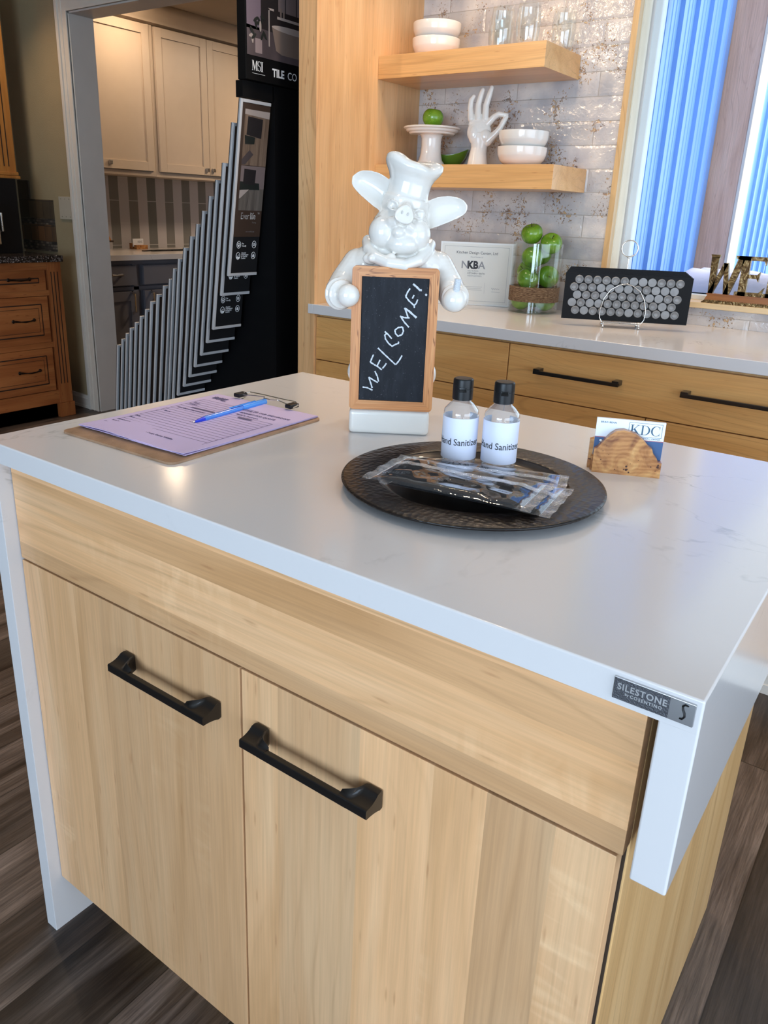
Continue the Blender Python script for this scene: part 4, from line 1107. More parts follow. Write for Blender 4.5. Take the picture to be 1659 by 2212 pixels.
for k in range(15):
    z = .042 + k * .0034
    tw.lathe([(.0878 + .0017 * math.cos(a), z + .0019 * math.sin(a)) for a in [2 * PI * i / 8 for i in range(8)]], seg=64, closed=True)
tw.build('twine_band', m_twine(), va)

# cake stand
cs_ = thing('cake_stand', 'white ceramic cake stand with a moulded rim holding one apple on the lower shelf', 'cake stand', (-.625, 2.118, SL))
MB().lathe([(.0001, .131), (.092, .131), (.096, .1335), (.104, .1345), (.1065, .1320), (.1055, .1285), (.1010, .1265), (.0975, .1255), (.0960, .1200), (.0900, .1165), (.0860, .1160), (.0840, .1110), (.0790, .1090), (.0001, .1100)], seg=72, cap=False).build('plate', M['ceramic_bowl'], cs_, sharp=50)
MB().lathe([(.0001, .1110), (.046, .1110), (.040, .1050), (.0370, .0950), (.0365, .070), (.0385, .045), (.0440, .022), (.0540, .010), (.0580, .004), (.0560, .0), (.0001, .0)], seg=48, cap=False).build('pedestal', M['ceramic_bowl'], cs_, sharp=60)
# green leaf dish
ld = MB().grid(lambda u, v: (.078 * math.sin((u - .5) * 2.5) / math.sin(1.25), (v - .5) * .085 * math.cos((u - .5) * 2.6) ** .7, .062 * abs(2 * u - 1) ** 2.2 + .040 * (2 * v - 1) ** 2 * (1 - abs(2 * u - 1) ** 3) + .0015), 24, 12, thick=.004, tdir=(0, 0, 1)).build('leaf_dish', plain('glossy_green_glaze', (.10, .20, .02), .2, coat=.4), None, sharp=60)
ld.location = (-.607, 2.214, SL); ld.rotation_euler = (0, 0, .35)
tag(ld, 'green boat-shaped dish tucked behind the cake stand on the lower shelf', 'dish')

# ceramic hand making the OK sign
hd = MB()
def hchain(pts, seg=18):
    for (a, ra), (b, rb) in zip(pts, pts[1:]):
        a = Vector(a); b = Vector(b); n = max(2, int((b - a).length / .0035))
        for i in range(n + 1):
            t = i / n; hd.ell(a.lerp(b, t), ra + (rb - ra) * t, seg=14, rings=9)
S_ = .00172
def H(px, py, y=0.0): return ((px - 1034) * S_, y, (354 - py) * .00150 + .004)
# forearm / wrist (slightly oval)
wr = [[] for _ in range(7)]
for k, (z, w, dpt, cx) in enumerate(((0, .0385, .030, -.002), (.02, .0345, .028, -.002), (.045, .0305, .0245, -.002), (.062, .0290, .0225, .0), (.078, .0315, .0220, .001), (.096, .0385, .0215, .0), (.112, .0410, .0200, -.001), )):
    wr[k] = [Vector((cx + w * math.cos(2 * PI * j / 28), dpt * math.sin(2 * PI * j / 28), z)) for j in range(28)]
hd.rings(wr)
hd.ell((-.004, 0, .115), (.0430, .0180, .044)); hd.ell((-.020, -.002, .108), (.022, .0185, .036)); hd.ell((.018, -.006, .100), (.024, .0185, .026), rot=Matrix.Rotation(-.5, 4, 'Y')); hd.ell((-.006, .002, .140), (.039, .0150, .020))
hchain([(H(1013, 252), 0.0123), (H(1010, 228), 0.0103), (H(1011, 212), 0.0097), (H(1015.5, 204), 0.0073)])
hchain([(H(1027, 250), 0.0129), (H(1026, 222), 0.0108), (H(1030, 200), 0.0098), (H(1033, 190), 0.0077)])
hchain([(H(1042, 252), 0.0129), (H(1042, 222), 0.0112), (H(1047, 200), 0.0103), (H(1050.5, 185), 0.008)])
hchain([(H(1048, 262), 0.0129), (H(1060, 247, -.004), 0.0108), (H(1069, 241, -.010), 0.0094), (H(1078, 242.5, -.013), 0.0084), (H(1085, 243, -.012), 0.0073)])
hchain([(H(1050, 300, -.004), 0.0175), (H(1065, 284, -.012), 0.0123), (H(1074, 272, -.016), 0.0103), (H(1080, 257, -.016), 0.0094), (H(1085, 247, -.013), 0.008)])
ho = hd.build('ceramic_hand', M['ceramic_bowl'], None, sharp=180, mods=[('REMESH', dict(mode='VOXEL', voxel_size=.0011, use_smooth_shade=True)), ('SMOOTH', dict(factor=.5, iterations=5))])
ho.location = (-.421, 2.118, SL); ho.rotation_euler = (0, 0, math.radians(28))
tag(ho, 'white ceramic hand sculpture making the OK sign on the lower shelf', 'sculpture')

# framed membership certificate
AQ = math.radians(26.2)
ce = thing('certificate', 'white framed trade association certificate leaning behind the pig figurine on the back worktop', 'certificate', (-.519, 2.059, T), AQ)
M['cream'] = plain('cream_paper', (.74, .72, .66), .45); M['grey_ink'] = plain('grey_print', (.30, .30, .31), .6)
MB().box(0, .270, 0, .009, 0, .229, bev=.0015).build('frame', plain('white_frame', (.78, .77, .74), .3), ce)
MB().box(.006, .264, -.0006, .0004, .006, .223).build('sheet', M['cream'], ce)
bl = MB(); a0, a1, c0, c1, lw = .0155, .2545, .0155, .2135, .0009
for q in ((a0, a1, c0, c0 + lw), (a0, a1, c1 - lw, c1), (a0, a0 + lw, c0, c1), (a1 - lw, a1, c0, c1)): bl.box(q[0], q[1], -.0009, -.0005, q[2], q[3])
bl.build('border', M['grey_ink'], ce)
def ct(s, size, x, z, m='grey_ink', **k): return put_text(s, size, x, -.0009, z, M[m], ce, w=False, **k)
ct('Kitchen Design Center, Ltd', .0138, .1370, .1870, 'ink', align='CENTER')
ct('Proud Member Of', .0062, .1370, .1740, align='CENTER')
ct('N', .0375, .0800, .1350, bold=.0006); ct('KB', .0375, .1035, .1350, 'ink', bold=.0018, xs=.88); ct('A', .0375, .1445, .1350, bold=.0006)
ct('NATIONAL', .0082, .1060, .1235); ct('KITCHEN + BATH', .0082, .1060, .1145, 'ink'); ct('ASSOCIATION', .0082, .1060, .1055)
for k in range(5):
    MB().box(.060, .160 - (.06 if k == 0 or k == 4 else 0) + .004 * (k % 2), -.0009, -.0005, .074 - k * .0058, .0748 - k * .0058).build('print', M['grey_ink'], ce)
MB().box(.173, .1735, -.0009, -.0005, .045, .085).build('print', M['grey_ink'], ce)
sg = [(.200 + .030 * t / 30, -.0009, .064 + .004 * math.sin(t * .9) * (1 - t / 40)) for t in range(31)]
MB().tube(sg, .0005, seg=5).build('signature', M['grey_ink'], ce)
MB().box(.200, .232, -.0009, -.0005, .0525, .0533).build('print', M['grey_ink'], ce)

# ------------------------------------------------------------------ sample panels in a wire stand
AS_ = math.radians(25)
ws = thing('wire_stand', 'chrome wire stand with a ring handle holding the black sample panels', 'stand', (.2375, 1.946, T), AS_)
wf = MB()
arch_ = [(-.060, .004, .018), (-.068, .004, .030), (-.070, .004, .055), (-.062, .004, .090), (-.045, .004, .118), (-.020, .004, .134), (0, .004, .139), (.020, .004, .134), (.045, .004, .118), (.062, .004, .090), (.070, .004, .055), (.068, .004, .030), (.060, .004, .018)]
wf.tube(arch_, .0017, seg=10)
wf.tube([(-.060, .004, .018), (.060, .004, .018)], .0017, seg=10)
wf.build('front_hoop', M['chrome'], ws)
MB().box(-.058, .058, -.002, .070, .0135, .0155, bev=.0006).build('tray', M['chrome'], ws)
bk = MB(); bk.tube([(x, .068, z) for x, _, z in arch_], .0017, seg=10); bk.build('back_hoop', M['chrome'], ws)
MB().tube([(0, .0385, .015), (0, .0385, .217)], .0019, seg=10).build('post', M['chrome'], ws)
MB().ell((0, .0385, .2165), (.0042, .0042, .0036)).build('knob', M['chrome'], ws)
MB().tube([(.0245 * math.cos(a), .0385, .2435 + .0245 * math.sin(a)) for a in [2 * PI * i / 40 for i in range(40)]], .0020, seg=10, closed=True).build('ring_handle', M['chrome'], ws)
for x in (-.055, .055):
    for y in (.004, .066): MB().cyl((x, y, .008), (x, y, .016), .0016).ell((x, y, .0046), .0044).build('foot', M['chrome'], ws)
M['capgrey'] = plain('grey_coin_inlay', (.26, .26, .26), .42, .3, bump=.3, bscale=600, var=.12, vscale=60)
M['sheetblack'] = plain('black_sample_panel', (.005, .005, .006), .5, spec=.2)
rnd = random.Random(4)
for k in range(7):
    yk = .0085 + k * .0039 ; dz = .0028 * k; ins = .0022 * k
    t = thing('sample_panel', ['frontmost black sample panel with five rows of grey round inlays in the wire stand', 'second black sample panel in the wire stand, just behind the front one with round inlays', 'third black sample panel from the front in the wire stand', 'fourth black sample panel from the front, middle of the row in the wire stand', 'fifth black sample panel from the front in the wire stand', 'sixth black sample panel from the front, next to the rearmost one in the wire stand', 'rearmost black sample panel in the wire stand, nearest the window'][k], 'sample panel', (.2375, 1.946, T), AS_, 'black sample panels in the wire stand')
    MB().box(-.1870 + ins, .1985 - ins * 1.6, yk, yk + .0028, .0215 + dz, .1650 + dz, bev=.0006).build('panel', M['sheetblack'], t)
    if k == 0:
        im = MB()
        for r in range(5):
            x0 = (-.1440, -.1575, -.1455, -.1590, -.1465)[r]; z = .1455 - r * .0240
            for c_ in range(12):
                x = x0 + c_ * .0277; ringy = rnd.random() < .62
                pr = [(.0001, 0), (.0130, 0), (.0130, .0007), (.0124, .0011)]
                if ringy: pr += [(.0112, .0024), (.0100, .0022), (.0092, .0006), (.0080, .0005), (.0070, .0018), (.0060, .0016), (.0050, .0006), (.0001, .0006)]
                else: pr += [(.0001, .0011)]
                m2 = MB().lathe(pr, seg=28, cap=False)
                tm = bpy.data.meshes.new('t'); m2.bm.to_mesh(tm); m2.bm.free()
                im.mesh(tm, Matrix.Translation((x, yk, z)) @ Matrix.Rotation(PI / 2, 4, 'X'))
        im.build('round_inlays', M['capgrey'], t, sharp=50)

# ------------------------------------------------------------------ bronze letter sign on the window sill
sgn = thing('welcome_sign', 'antique bronze cut-out letter sign spelling WELCOME on the window sill', 'sign', (.39, 2.262, .9912))
def m_bronze():
    m, nt, b = newmat('antique_bronze')
    tc = NN(nt, 'ShaderNodeTexCoord')
    w_ = NN(nt, 'ShaderNodeTexNoise', {'Vector': tc.outputs['Object'], 'Scale': 36.0, 'Detail': 1.5, 'Distortion': 2.5})
    c = ramp(nt, w_.outputs[0], [(.35, (.09, .05, .02)), (.52, (.19, .12, .048)), (.68, (.34, .24, .11))])
    nt.links.new(c, b.inputs['Base Color']); b.inputs['Metallic'].default_value = .75; b.inputs['Roughness'].default_value = .36
    bp = NN(nt, 'ShaderNodeBump', {'Height': w_.outputs[0], 'Strength': .7, 'Distance': .003}); nt.links.new(bp.outputs[0], b.inputs['Normal'])
    return m
M['bronze'] = m_bronze()
M['red_wood'] = wood('aged_red_gold_wood', (.42, .19, .06), (.30, .11, .03), (.16, .05, .015), 'x', 'z', 0, rough=.35, fleck=.3)
MB().prism([(0, 0), (.70, 0), (.70, .004), (.001, .004)], 0, .040).prism([(.003, .004), (.697, .004), (.690, .010), (.010, .010)], .001, .039).build('foot_moulding', M['bronze'], sgn)
MB().prism([(.008, .010), (.692, .010), (.680, .026), (.016, .0265)], .004, .034).prism([(.012, .0265), (.684, .0265), (.684, .031), (.012, .031)], .003, .035).build('plinth', M['red_wood'], sgn)
bd_ = MB()
for k in range(70): bd_.ell((.012 + k * .0097, .0015, .0078), (.0030, .0022, .0030), seg=8, rings=6)
bd_.build('beading', M['bronze'], sgn)
def letter(polys, x):
    mb = MB()
    for p in polys: mb.prism([(x + a, .031 + b) for a, b in p], .010, .026)
    mb.build('letter', M['bronze'], sgn, sharp=30)
Hh = .124
letter([[(.006, Hh), (.036, Hh), (.034, Hh - .010), (.010, Hh - .010)], [(.009, Hh - .008), (.033, Hh - .008), (.030, .0), (.014, .0)], [(.014, .0), (.028, .0), (.064, Hh * .78), (.050, Hh * .80)],
        [(.050, Hh * .80), (.064, Hh * .80), (.078, .0), (.062, .0)], [(.062, .0), (.080, .0), (.116, Hh), (.094, Hh)], [(.084, Hh), (.128, Hh), (.124, Hh - .010), (.086, Hh - .010)]], 0)
def E_(x, w=.085): letter([[(0, Hh), (w, Hh), (w - .004, Hh - .026), (w - .010, Hh - .013), (.0, Hh - .012)], [(.010, .0), (.034, .0), (.034, Hh), (.010, Hh)], [(.034, .056), (.060, .056), (.066, .046), (.068, .078), (.060, .068), (.034, .068)], [(.0, .0), (w - .004, .0), (w + .002, .030), (w - .012, .013), (.0, .012)]], x)
def L_(x, w=.080): letter([[(0, Hh), (.046, Hh), (.044, Hh - .012), (.002, Hh - .012)], [(.011, .0), (.035, .0), (.035, Hh), (.011, Hh)], [(.0, .0), (w - .004, .0), (w, .034), (w - .012, .014), (.0, .012)]], x)
E_(.096); L_(.180)
def ringl(x, a0, a1, rx=.044):
    pl_ = []
    n = 28
    P = [(x + rx + rx * math.cos(math.radians(a0 + (a1 - a0) * i / n)), Hh / 2 + Hh / 2 * math.sin(math.radians(a0 + (a1 - a0) * i / n))) for i in range(n + 1)]
    Q = [(x + rx + (rx - .020) * math.cos(math.radians(a0 + (a1 - a0) * i / n)), Hh / 2 + (Hh / 2 - .013) * math.sin(math.radians(a0 + (a1 - a0) * i / n))) for i in range(n + 1)]
    letter([[P[i], P[i + 1], Q[i + 1], Q[i]] for i in range(n)], 0)
ringl(.264, 45, 315); ringl(.352, 0, 360)
letter([[(0, 0), (.020, 0), (.026, Hh), (.006, Hh)], [(.006, Hh), (.026, Hh), (.060, .03), (.050, .0)], [(.050, 0), (.060, .03), (.098, Hh), (.082, Hh)], [(.082, Hh), (.100, Hh), (.108, 0), (.086, 0)]], .445)
E_(.560)
# ------------------------------------------------------------------ outdoors seen through the window
M['blue_metal'] = plain('blue_painted_steel_siding', (.19, .37, .80), .38, .0, .5, coat=.15)
M['blue_lap'] = plain('blue_lap_siding', (.19, .37, .78), .5)
XB = -.10
prof = [(XB, 2.43)]
y = 2.52
while y < 3.95:
    # flat pan, minor ribs, major rib
    prof += [(XB, y), (XB + .017, y + .007), (XB + .017, y + .040), (XB, y + .050), (XB, y + .108), (XB + .003, y + .112), (XB + .003, y + .120), (XB, y + .124), (XB, y + .152), (XB + .003, y + .156), (XB + .003, y + .164), (XB, y + .168)]
    y += .2045
prof += [(XB, 3.985)]
mb = MB(); bm = mb.bm
lo = [bm.verts.new((x, yy_, -.2)) for x, yy_ in prof]; hi = [bm.verts.new((x, yy_, 3.6)) for x, yy_ in prof]
for i in range(len(prof) - 1): bm.faces.new((lo[i], lo[i + 1], hi[i + 1], hi[i]))
mb.box(XB - .12, XB - .004, 2.43, 3.985, -.2, 3.6)
sw = mb.build('wall_outside_siding', M['blue_metal'], None, sharp=20); sw['kind'] = 'structure'
scrm = plain('dark_screw', (.06, .09, .16), .5)
for zz in (1.25, 2.07):
    for k in range(6): MB().ell((XB + .003, 2.79 + .2045 * k, zz), (.005, .0065, .0065), seg=10, rings=6).build('screw', scrm, sw)
def m_cedar():
    return wood('weathered_red_post', (.90, .52, .36), (.84, .45, .30), (.72, .37, .24), 'z', 'x', 0, rough=.8, fleck=.2, grain=1.6)
po = thing('porch_post', 'thick reddish timber porch post standing outside the window beside the blue siding', 'post', (-.03, 4.07, -.2))
MB().box(-.112, .050, 3.99, 4.16, -.2, 3.6, bev=.004).build('timber', m_cedar(), po, w=True)
tr_ = MB().box(.0505, .066, 3.985, 4.165, -.2, 3.6, bev=.002).build('sunlit_side_sheet', plain('sunlit_side_colour', (.80, .62, .50), .6), po, w=True)  # added thin sheet; its pale colour paints in the sunlit side of the post
# blue wall further out
prof = []; y = 4.3
s2 = MB(); bm = s2.bm; P2 = []
while y < 6.2:
    P2 += [(-.16, y), (-.143, y + .007), (-.143, y + .040), (-.16, y + .050), (-.16, y + .2)]; y += .2045
lo = [bm.verts.new((x, yy_, -.2)) for x, yy_ in P2]; hi = [bm.verts.new((x, yy_, 3.6)) for x, yy_ in P2]
for i in range(len(P2) - 1): bm.faces.new((lo[i], lo[i + 1], hi[i + 1], hi[i]))
o = s2.build('wall_outside_siding', M['blue_metal'], None, sharp=20); o['kind'] = 'structure'
lp = MB()
z = -.2
while z < 3.5:
    lp.prism([(0, z), (.018, z), (.004, z + .152), (0, z + .152)], 0, 4.5, M=Matrix.Translation((-.15, 6.2, 0)))
    z += .150
o = lp.build('wall_outside_lap', M['blue_lap'], None, sharp=20); o['kind'] = 'structure'
struct('added_sun_block', MB().box(-.22, 4.5, YW + .145, 3.32, 2.78, 2.86), M['wall_plain'])  # unseen slab added to keep the sun from entering through the window
struct('ground', MB().box(-1.0, 9, YW + .16, 14, -.26, -.2), plain('snowy_ground', (.62, .64, .68), .9, bump=.5, bscale=6))
# bench with a lump of snow
be = thing('outdoor_bench', 'dark outdoor bench top carrying a slab of old snow, seen low through the window', 'bench', (.42, 3.3, -.2))
MB().box(.02, .92, 3.05, 3.55, .925, .960, bev=.004).build('seat_board', plain('dark_weathered_board', (.035, .035, .035), .7, var=.3), be, w=True)
for x in (.08, .84):
    for y in (3.10, 3.48): MB().box(x - .03, x + .03, y - .03, y + .03, -.2, .925).build('leg', plain('dark_leg', (.04, .04, .04), .7), be, w=True)
MB().box(.06, .90, 3.06, 3.07, .80, .925).build('apron', plain('dark_apron', (.02, .02, .02), .7), be, w=True)
sn_ = MB()
def snow(u, v):
    x = .03 + .80 * u; y = 3.03 + .42 * v
    e = min(1, min(u, 1 - u) * 10) ** .5 * min(1, min(v, 1 - v) * 7) ** .5
    return (x, y, .962 + .085 * e + .016 * mnoise.noise(Vector((x * 9, y * 9, 0))) * e)
sn_.grid(snow, 40, 24)
sl_ = sn_.build('snow_slab', plain('old_snow', (.78, .66, .72), .8, bump=.6, bscale=60), None, sharp=180, w=False)
tag(sl_, 'lumpy slab of pinkish old snow lying on the bench outside the window', 'snow')
# ------------------------------------------------------------------ left kitchen run
M['glazed_wood'] = wood('glazed_brown_maple', (.50, .18, .055), (.40, .125, .036), (.27, .075, .02), 'y', 'z', 0, rough=.35, fleck=.55)
M['glazed_wood_v'] = wood('glazed_brown_maple_v', (.50, .18, .055), (.40, .125, .036), (.27, .075, .02), 'z', 'y', 0, rough=.35, fleck=.4)
M['glaze'] = plain('dark_glaze_line', (.03, .014, .008), .6)
def m_granite():
    m, nt, b = newmat('dark_granite')
    tc = NN(nt, 'ShaderNodeTexCoord')
    v = NN(nt, 'ShaderNodeTexVoronoi', {'Vector': tc.outputs['Object'], 'Scale': 170.0})
    n = NN(nt, 'ShaderNodeTexNoise', {'Vector': tc.outputs['Object'], 'Scale': 90.0, 'Detail': 3.0})
    c = ramp(nt, v.outputs['Color'], [(.35, (.008, .007, .007)), (.6, (.03, .024, .022)), (.8, (.16, .13, .12)), (.92, (.35, .30, .28))])
    nt.links.new(c, b.inputs['Base Color']); b.inputs['Roughness'].default_value = .12
    return m
# base cabinet, fronts face +X at x = -3.10
lc = thing('drawer_cabinet', 'glazed brown wood drawer base with a fluted corner post on the left', 'cabinet', (-3.4, 1.5, 0))
XF = -3.10
MB().box(-3.699, XF - .022, .30, 2.118, .0, .8990).build('carcass', M['glazed_wood_v'], lc, w=True)
# face frame
fr = MB().box(XF - .0215, XF - .002, .30, 2.034, .855, .899, bev=.001).box(XF - .0215, XF - .002, .30, 2.034, .715, .745, bev=.001).box(XF - .0215, XF - .002, .30, 2.034, .420, .452, bev=.001).box(XF - .0215, XF - .002, .30, 2.034, .085, .165, bev=.001)
fr.build('face_frame', M['glazed_wood'], lc, w=True)
MB().box(XF - .050, XF - .022, .30, 2.04, 0, .085).build('toe_board', M['glazed_wood'], lc, w=True)
def panel_front(y0, y1, z0, z1, bail_y, bail_z, raised=True):
    d = MB().box(XF - .0215, XF + .0, y0, y1, z0, z1, bev=.0015).build('drawer', M['glazed_wood'], lc, w=True)
    m = .042
    g = MB()
    for (a0, a1, b0, b1) in ((y0 + m, y1 - m, z1 - m - .004, z1 - m + .002), (y0 + m, y1 - m, z0 + m - .002, z0 + m + .004), (y1 - m - .003, y1 - m + .002, z0 + m, z1 - m), (y0 + m - .002, y0 + m + .003, z0 + m, z1 - m)):
        g.box(XF - .0005, XF + .0006, a0, a1, b0, b1)
    g.build('glaze_groove', M['glaze'], d, w=True)
    q = MB()
    # raised moulding inside the groove and raised centre
    for k, (o_, t_) in enumerate(((.006, .004),)):
        q.box(XF - .001, XF + .004, y0 + m + o_, y1 - m - o_, z0 + m + o_, z1 - m - o_, bev=.002)
    qq = q.build('raised_panel', M['glazed_wood'], d, w=True)
    if raised and z1 - z0 > .2:
        g2 = MB()
        mm = m + .022
        for (a0, a1, b0, b1) in ((y0 + mm, y1 - mm, z1 - mm - .001, z1 - mm + .0012), (y0 + mm, y1 - mm, z0 + mm - .001, z0 + mm + .0012), (y1 - mm - .001, y1 - mm + .0012, z0 + mm, z1 - mm), (y0 + mm - .001, y0 + mm + .0012, z0 + mm, z1 - mm)):
            g2.box(XF + .0035, XF + .0046, a0, a1, b0, b1)
        g2.build('glaze_groove', M['glaze'], d, w=True)
    hb = MB()
    yy0, yy1 = bail_y - .062, bail_y + .062
    P = [(XF + .004, yy0, bail_z), (XF + .020, yy0 + .006, bail_z + .001), (XF + .024, yy0 + .035, bail_z - .003), (XF + .024, bail_y, bail_z - .005), (XF + .024, yy1 - .035, bail_z - .003), (XF + .020, yy1 - .006, bail_z + .001), (XF + .004, yy1, bail_z)]
    hb.tube(P, [.0055, .006, .0032, .0050, .0032, .006, .0055], seg=10)
    hb.ell((XF + .006, yy0, bail_z), (.004, .010, .010)).ell((XF + .006, yy1, bail_z), (.004, .010, .010))
    hb.build('handle', M['bronze_dark'], d, w=True)
panel_front(1.08, 2.018, .745, .855, 1.857, .810)
panel_front(1.08, 2.018, .452, .712, 1.859, .586)
panel_front(1.08, 2.018, .168, .418, 1.862, .297)
for (za, zb) in ((.745, .855), (.452, .712), (.168, .418)): panel_front(.34, 1.05, za, zb, .70, (za + zb) / 2)
ps = MB().box(XF - .0215, XF + .002, 2.034, 2.118, .085, .899, bev=.001).build('corner_post', M['glazed_wood_v'], lc, w=True)
fl_ = MB()
for y in (2.054, 2.074, 2.094): fl_.box(XF + .0015, XF + .0026, y - .0028, y + .0028, .20, .845, bev=.0004)
fl_.build('flute', M['glaze'], ps, w=True)
MB().box(XF - .06, XF + .008, 2.026, 2.126, .0, .084, bev=.002).build('foot_block', M['glazed_wood_v'], lc, w=True)
gt = MB().box(-3.699, -3.070, .28, 2.122, .900, .9355, bev=.004).build('granite_worktop', m_granite(), None, sharp=40)
tag(gt, 'speckled dark granite worktop on the glazed brown drawer base', 'countertop')
# upper cabinet
M['amber_wood'] = wood('amber_maple', (.62, .27, .06), (.52, .20, .04), (.40, .135, .025), 'z', 'y', 0, rough=.35, fleck=.3)
uc = thing('upper_cabinet', 'amber wood wall cabinet with a fluted end, cut by the left edge of the picture', 'cabinet', (-3.5, 1.7, 1.34))
MB().box(-3.699, -3.420, 1.1, 2.090, 1.352, 2.30).build('carcass', M['amber_wood'], uc, w=True)
MB().box(-3.4195, -3.4, 1.960, 2.090, 1.372, 2.30, bev=.001).build('fluted_stile', M['amber_wood'], uc, w=True)
MB().box(-3.42, -3.397, 1.1, 1.95, 1.385, 2.28, bev=.003).build('door', M['amber_wood'], uc, w=True)
f2 = MB()
for y in (1.992, 2.020, 2.048): f2.box(-3.4005, -3.3992, y - .003, y + .003, 1.40, 2.25)
f2.build('flute', M['glaze'], uc, w=True)
MB().box(-3.699, -3.388, 1.09, 2.104, 1.336, 1.352, bev=.003).box(-3.699, -3.392, 1.09, 2.098, 1.353, 1.372, bev=.004).build('light_rail', M['amber_wood'], uc, w=True)
# stone tile splashback on the back wall and the left wall
def m_slate_tile(seed, sx, sz, cols, name):
    m, nt, b = newmat(name)
    tc = NN(nt, 'ShaderNodeTexCoord'); sp = NN(nt, 'ShaderNodeSeparateXYZ', {0: tc.outputs['Object']})
    v = NN(nt, 'ShaderNodeCombineXYZ', {0: math_(nt, 'ADD', sp.outputs[0], 9.0), 1: math_(nt, 'ADD', sp.outputs[2], seed)}).outputs[0]
    br = NN(nt, 'ShaderNodeTexBrick', {'Vector': v, 'Scale': 1.0, 'Mortar Size': .0022, 'Brick Width': sx, 'Row Height': sz, 'Color1': col((0, 0, 0)), 'Color2': col((1, 1, 1))})
    br.offset = 0.0 if sx < .12 and sz > .1 else .5
    n = NN(nt, 'ShaderNodeTexNoise', {'Vector': tc.outputs['Object'], 'Scale': 14.0, 'Detail': 4.0})
    f = math_(nt, 'ADD', math_(nt, 'MULTIPLY', br.outputs['Color'], .6), math_(nt, 'MULTIPLY', n.outputs[0], .4))
    c = ramp(nt, f, cols)
    c = mixc(nt, br.outputs['Fac'], c, (.05, .04, .033))
    nt.links.new(c, b.inputs['Base Color']); b.inputs['Roughness'].default_value = .45
    bp = NN(nt, 'ShaderNodeBump', {'Height': math_(nt, 'SUBTRACT', n.outputs[0], br.outputs['Fac']), 'Strength': .4, 'Distance': .004}); nt.links.new(bp.outputs[0], b.inputs['Normal'])
    return m
big = m_slate_tile(.0, .075, .135, [(.2, (.05, .038, .026)), (.5, (.10, .062, .036)), (.8, (.17, .085, .04))], 'slate_field_tile')
bigv = m_slate_tile(-1.082 + 10 * .14, .075, .14, [(.2, (.055, .042, .028)), (.5, (.085, .062, .040)), (.8, (.12, .085, .05))], 'slate_upper_tile')
mos = m_slate_tile(.0, .030, .0155, [(.2, (.03, .028, .026)), (.5, (.09, .075, .062)), (.8, (.20, .16, .125))], 'stone_mosaic')
struct('trim_7', MB().box(-3.70, -3.351, YW - .009, YW, .9357, .955).box(-3.70, -3.350, YW - .0095, YW, .955, .992), mos)
struct('trim_8', MB().box(-3.70, -3.349, YW - .010, YW, .9925, 1.0875, bev=.001), big)
struct('trim_9', MB().box(-3.70, -3.350, YW - .0095, YW, 1.088, 1.122), mos)
struct('trim_10', MB().box(-3.70, -3.349, YW - .010, YW, 1.1225, 1.230, bev=.001).box(-3.70, -3.583, YW - .010, YW, 1.2305, 1.336, bev=.001), bigv)
# blank cover plate
pt2 = thing('wall_plate', 'blank painted three-gang wall plate between the stone tile and the doorway', 'wall plate', (-3.2, YW - .003, 1.19))
MB().box(-3.286, -3.155, YW - .0065, YW - .0002, 1.126, 1.251, bev=.002).build('cover', plain('ivory_plate', (.50, .44, .34), .45), pt2, w=True)
for x in (-3.262, -3.222, -3.182):
    for z in (1.140, 1.238): MB().cyl((x, YW - .0065, z), (x, YW - .0080, z), .0028, seg=10).build('screw', plain('plate_screw', (.25, .2, .15), .4), pt2, w=True)
# dark small appliance with chrome handle and crackle glass lantern, cut by the picture edge
tv = thing('microwave_oven', 'black built-in appliance under the amber wall cabinet at the left picture edge', 'oven', (-3.5, 1.6, .9356))
MB().box(-3.699, -3.30, 1.20, 2.02, .9358, 1.3350, bev=.004).build('housing', M['black_plastic'], tv, w=True)
MB().tube([(-3.298, 1.895, 1.050), (-3.27, 1.895, 1.058), (-3.27, 1.895, 1.152), (-3.298, 1.895, 1.160)], .007, seg=10).build('handle', M['chrome'], tv, w=True)
def m_crackle():
    m, nt, b = newmat('gold_crackle_glass')
    tc = NN(nt, 'ShaderNodeTexCoord')
    v = NN(nt, 'ShaderNodeTexVoronoi', {'Vector': tc.outputs['Object'], 'Scale': 55.0}, feature='DISTANCE_TO_EDGE')
    c = ramp(nt, v.outputs['Distance'], [(.0, (.1, .08, .05)), (.08, (.5, .42, .26)), (.4, (.75, .68, .48))])
    nt.links.new(c, b.inputs['Base Color']); b.inputs['Metallic'].default_value = .7; b.inputs['Roughness'].default_value = .2
    return m
lt_ = thing('crackle_tray', 'upright gold crackle tray with a silver rim at the very left edge', 'tray', (-3.2, 1.70, .9356))
MB().box(-3.145, -3.12, 1.46, 1.800, .992, 1.206, bev=.008, seg=3).build('rim', M['chrome'], lt_, w=True)
MB().box(-3.121, -3.1175, 1.475, 1.786, 1.006, 1.192, bev=.002).build('panel', m_crackle(), lt_, w=True)
MB().box(-3.16, -3.10, 1.50, 1.75, .9358, .996, bev=.003).build('base', M['black_plastic'], lt_, w=True)

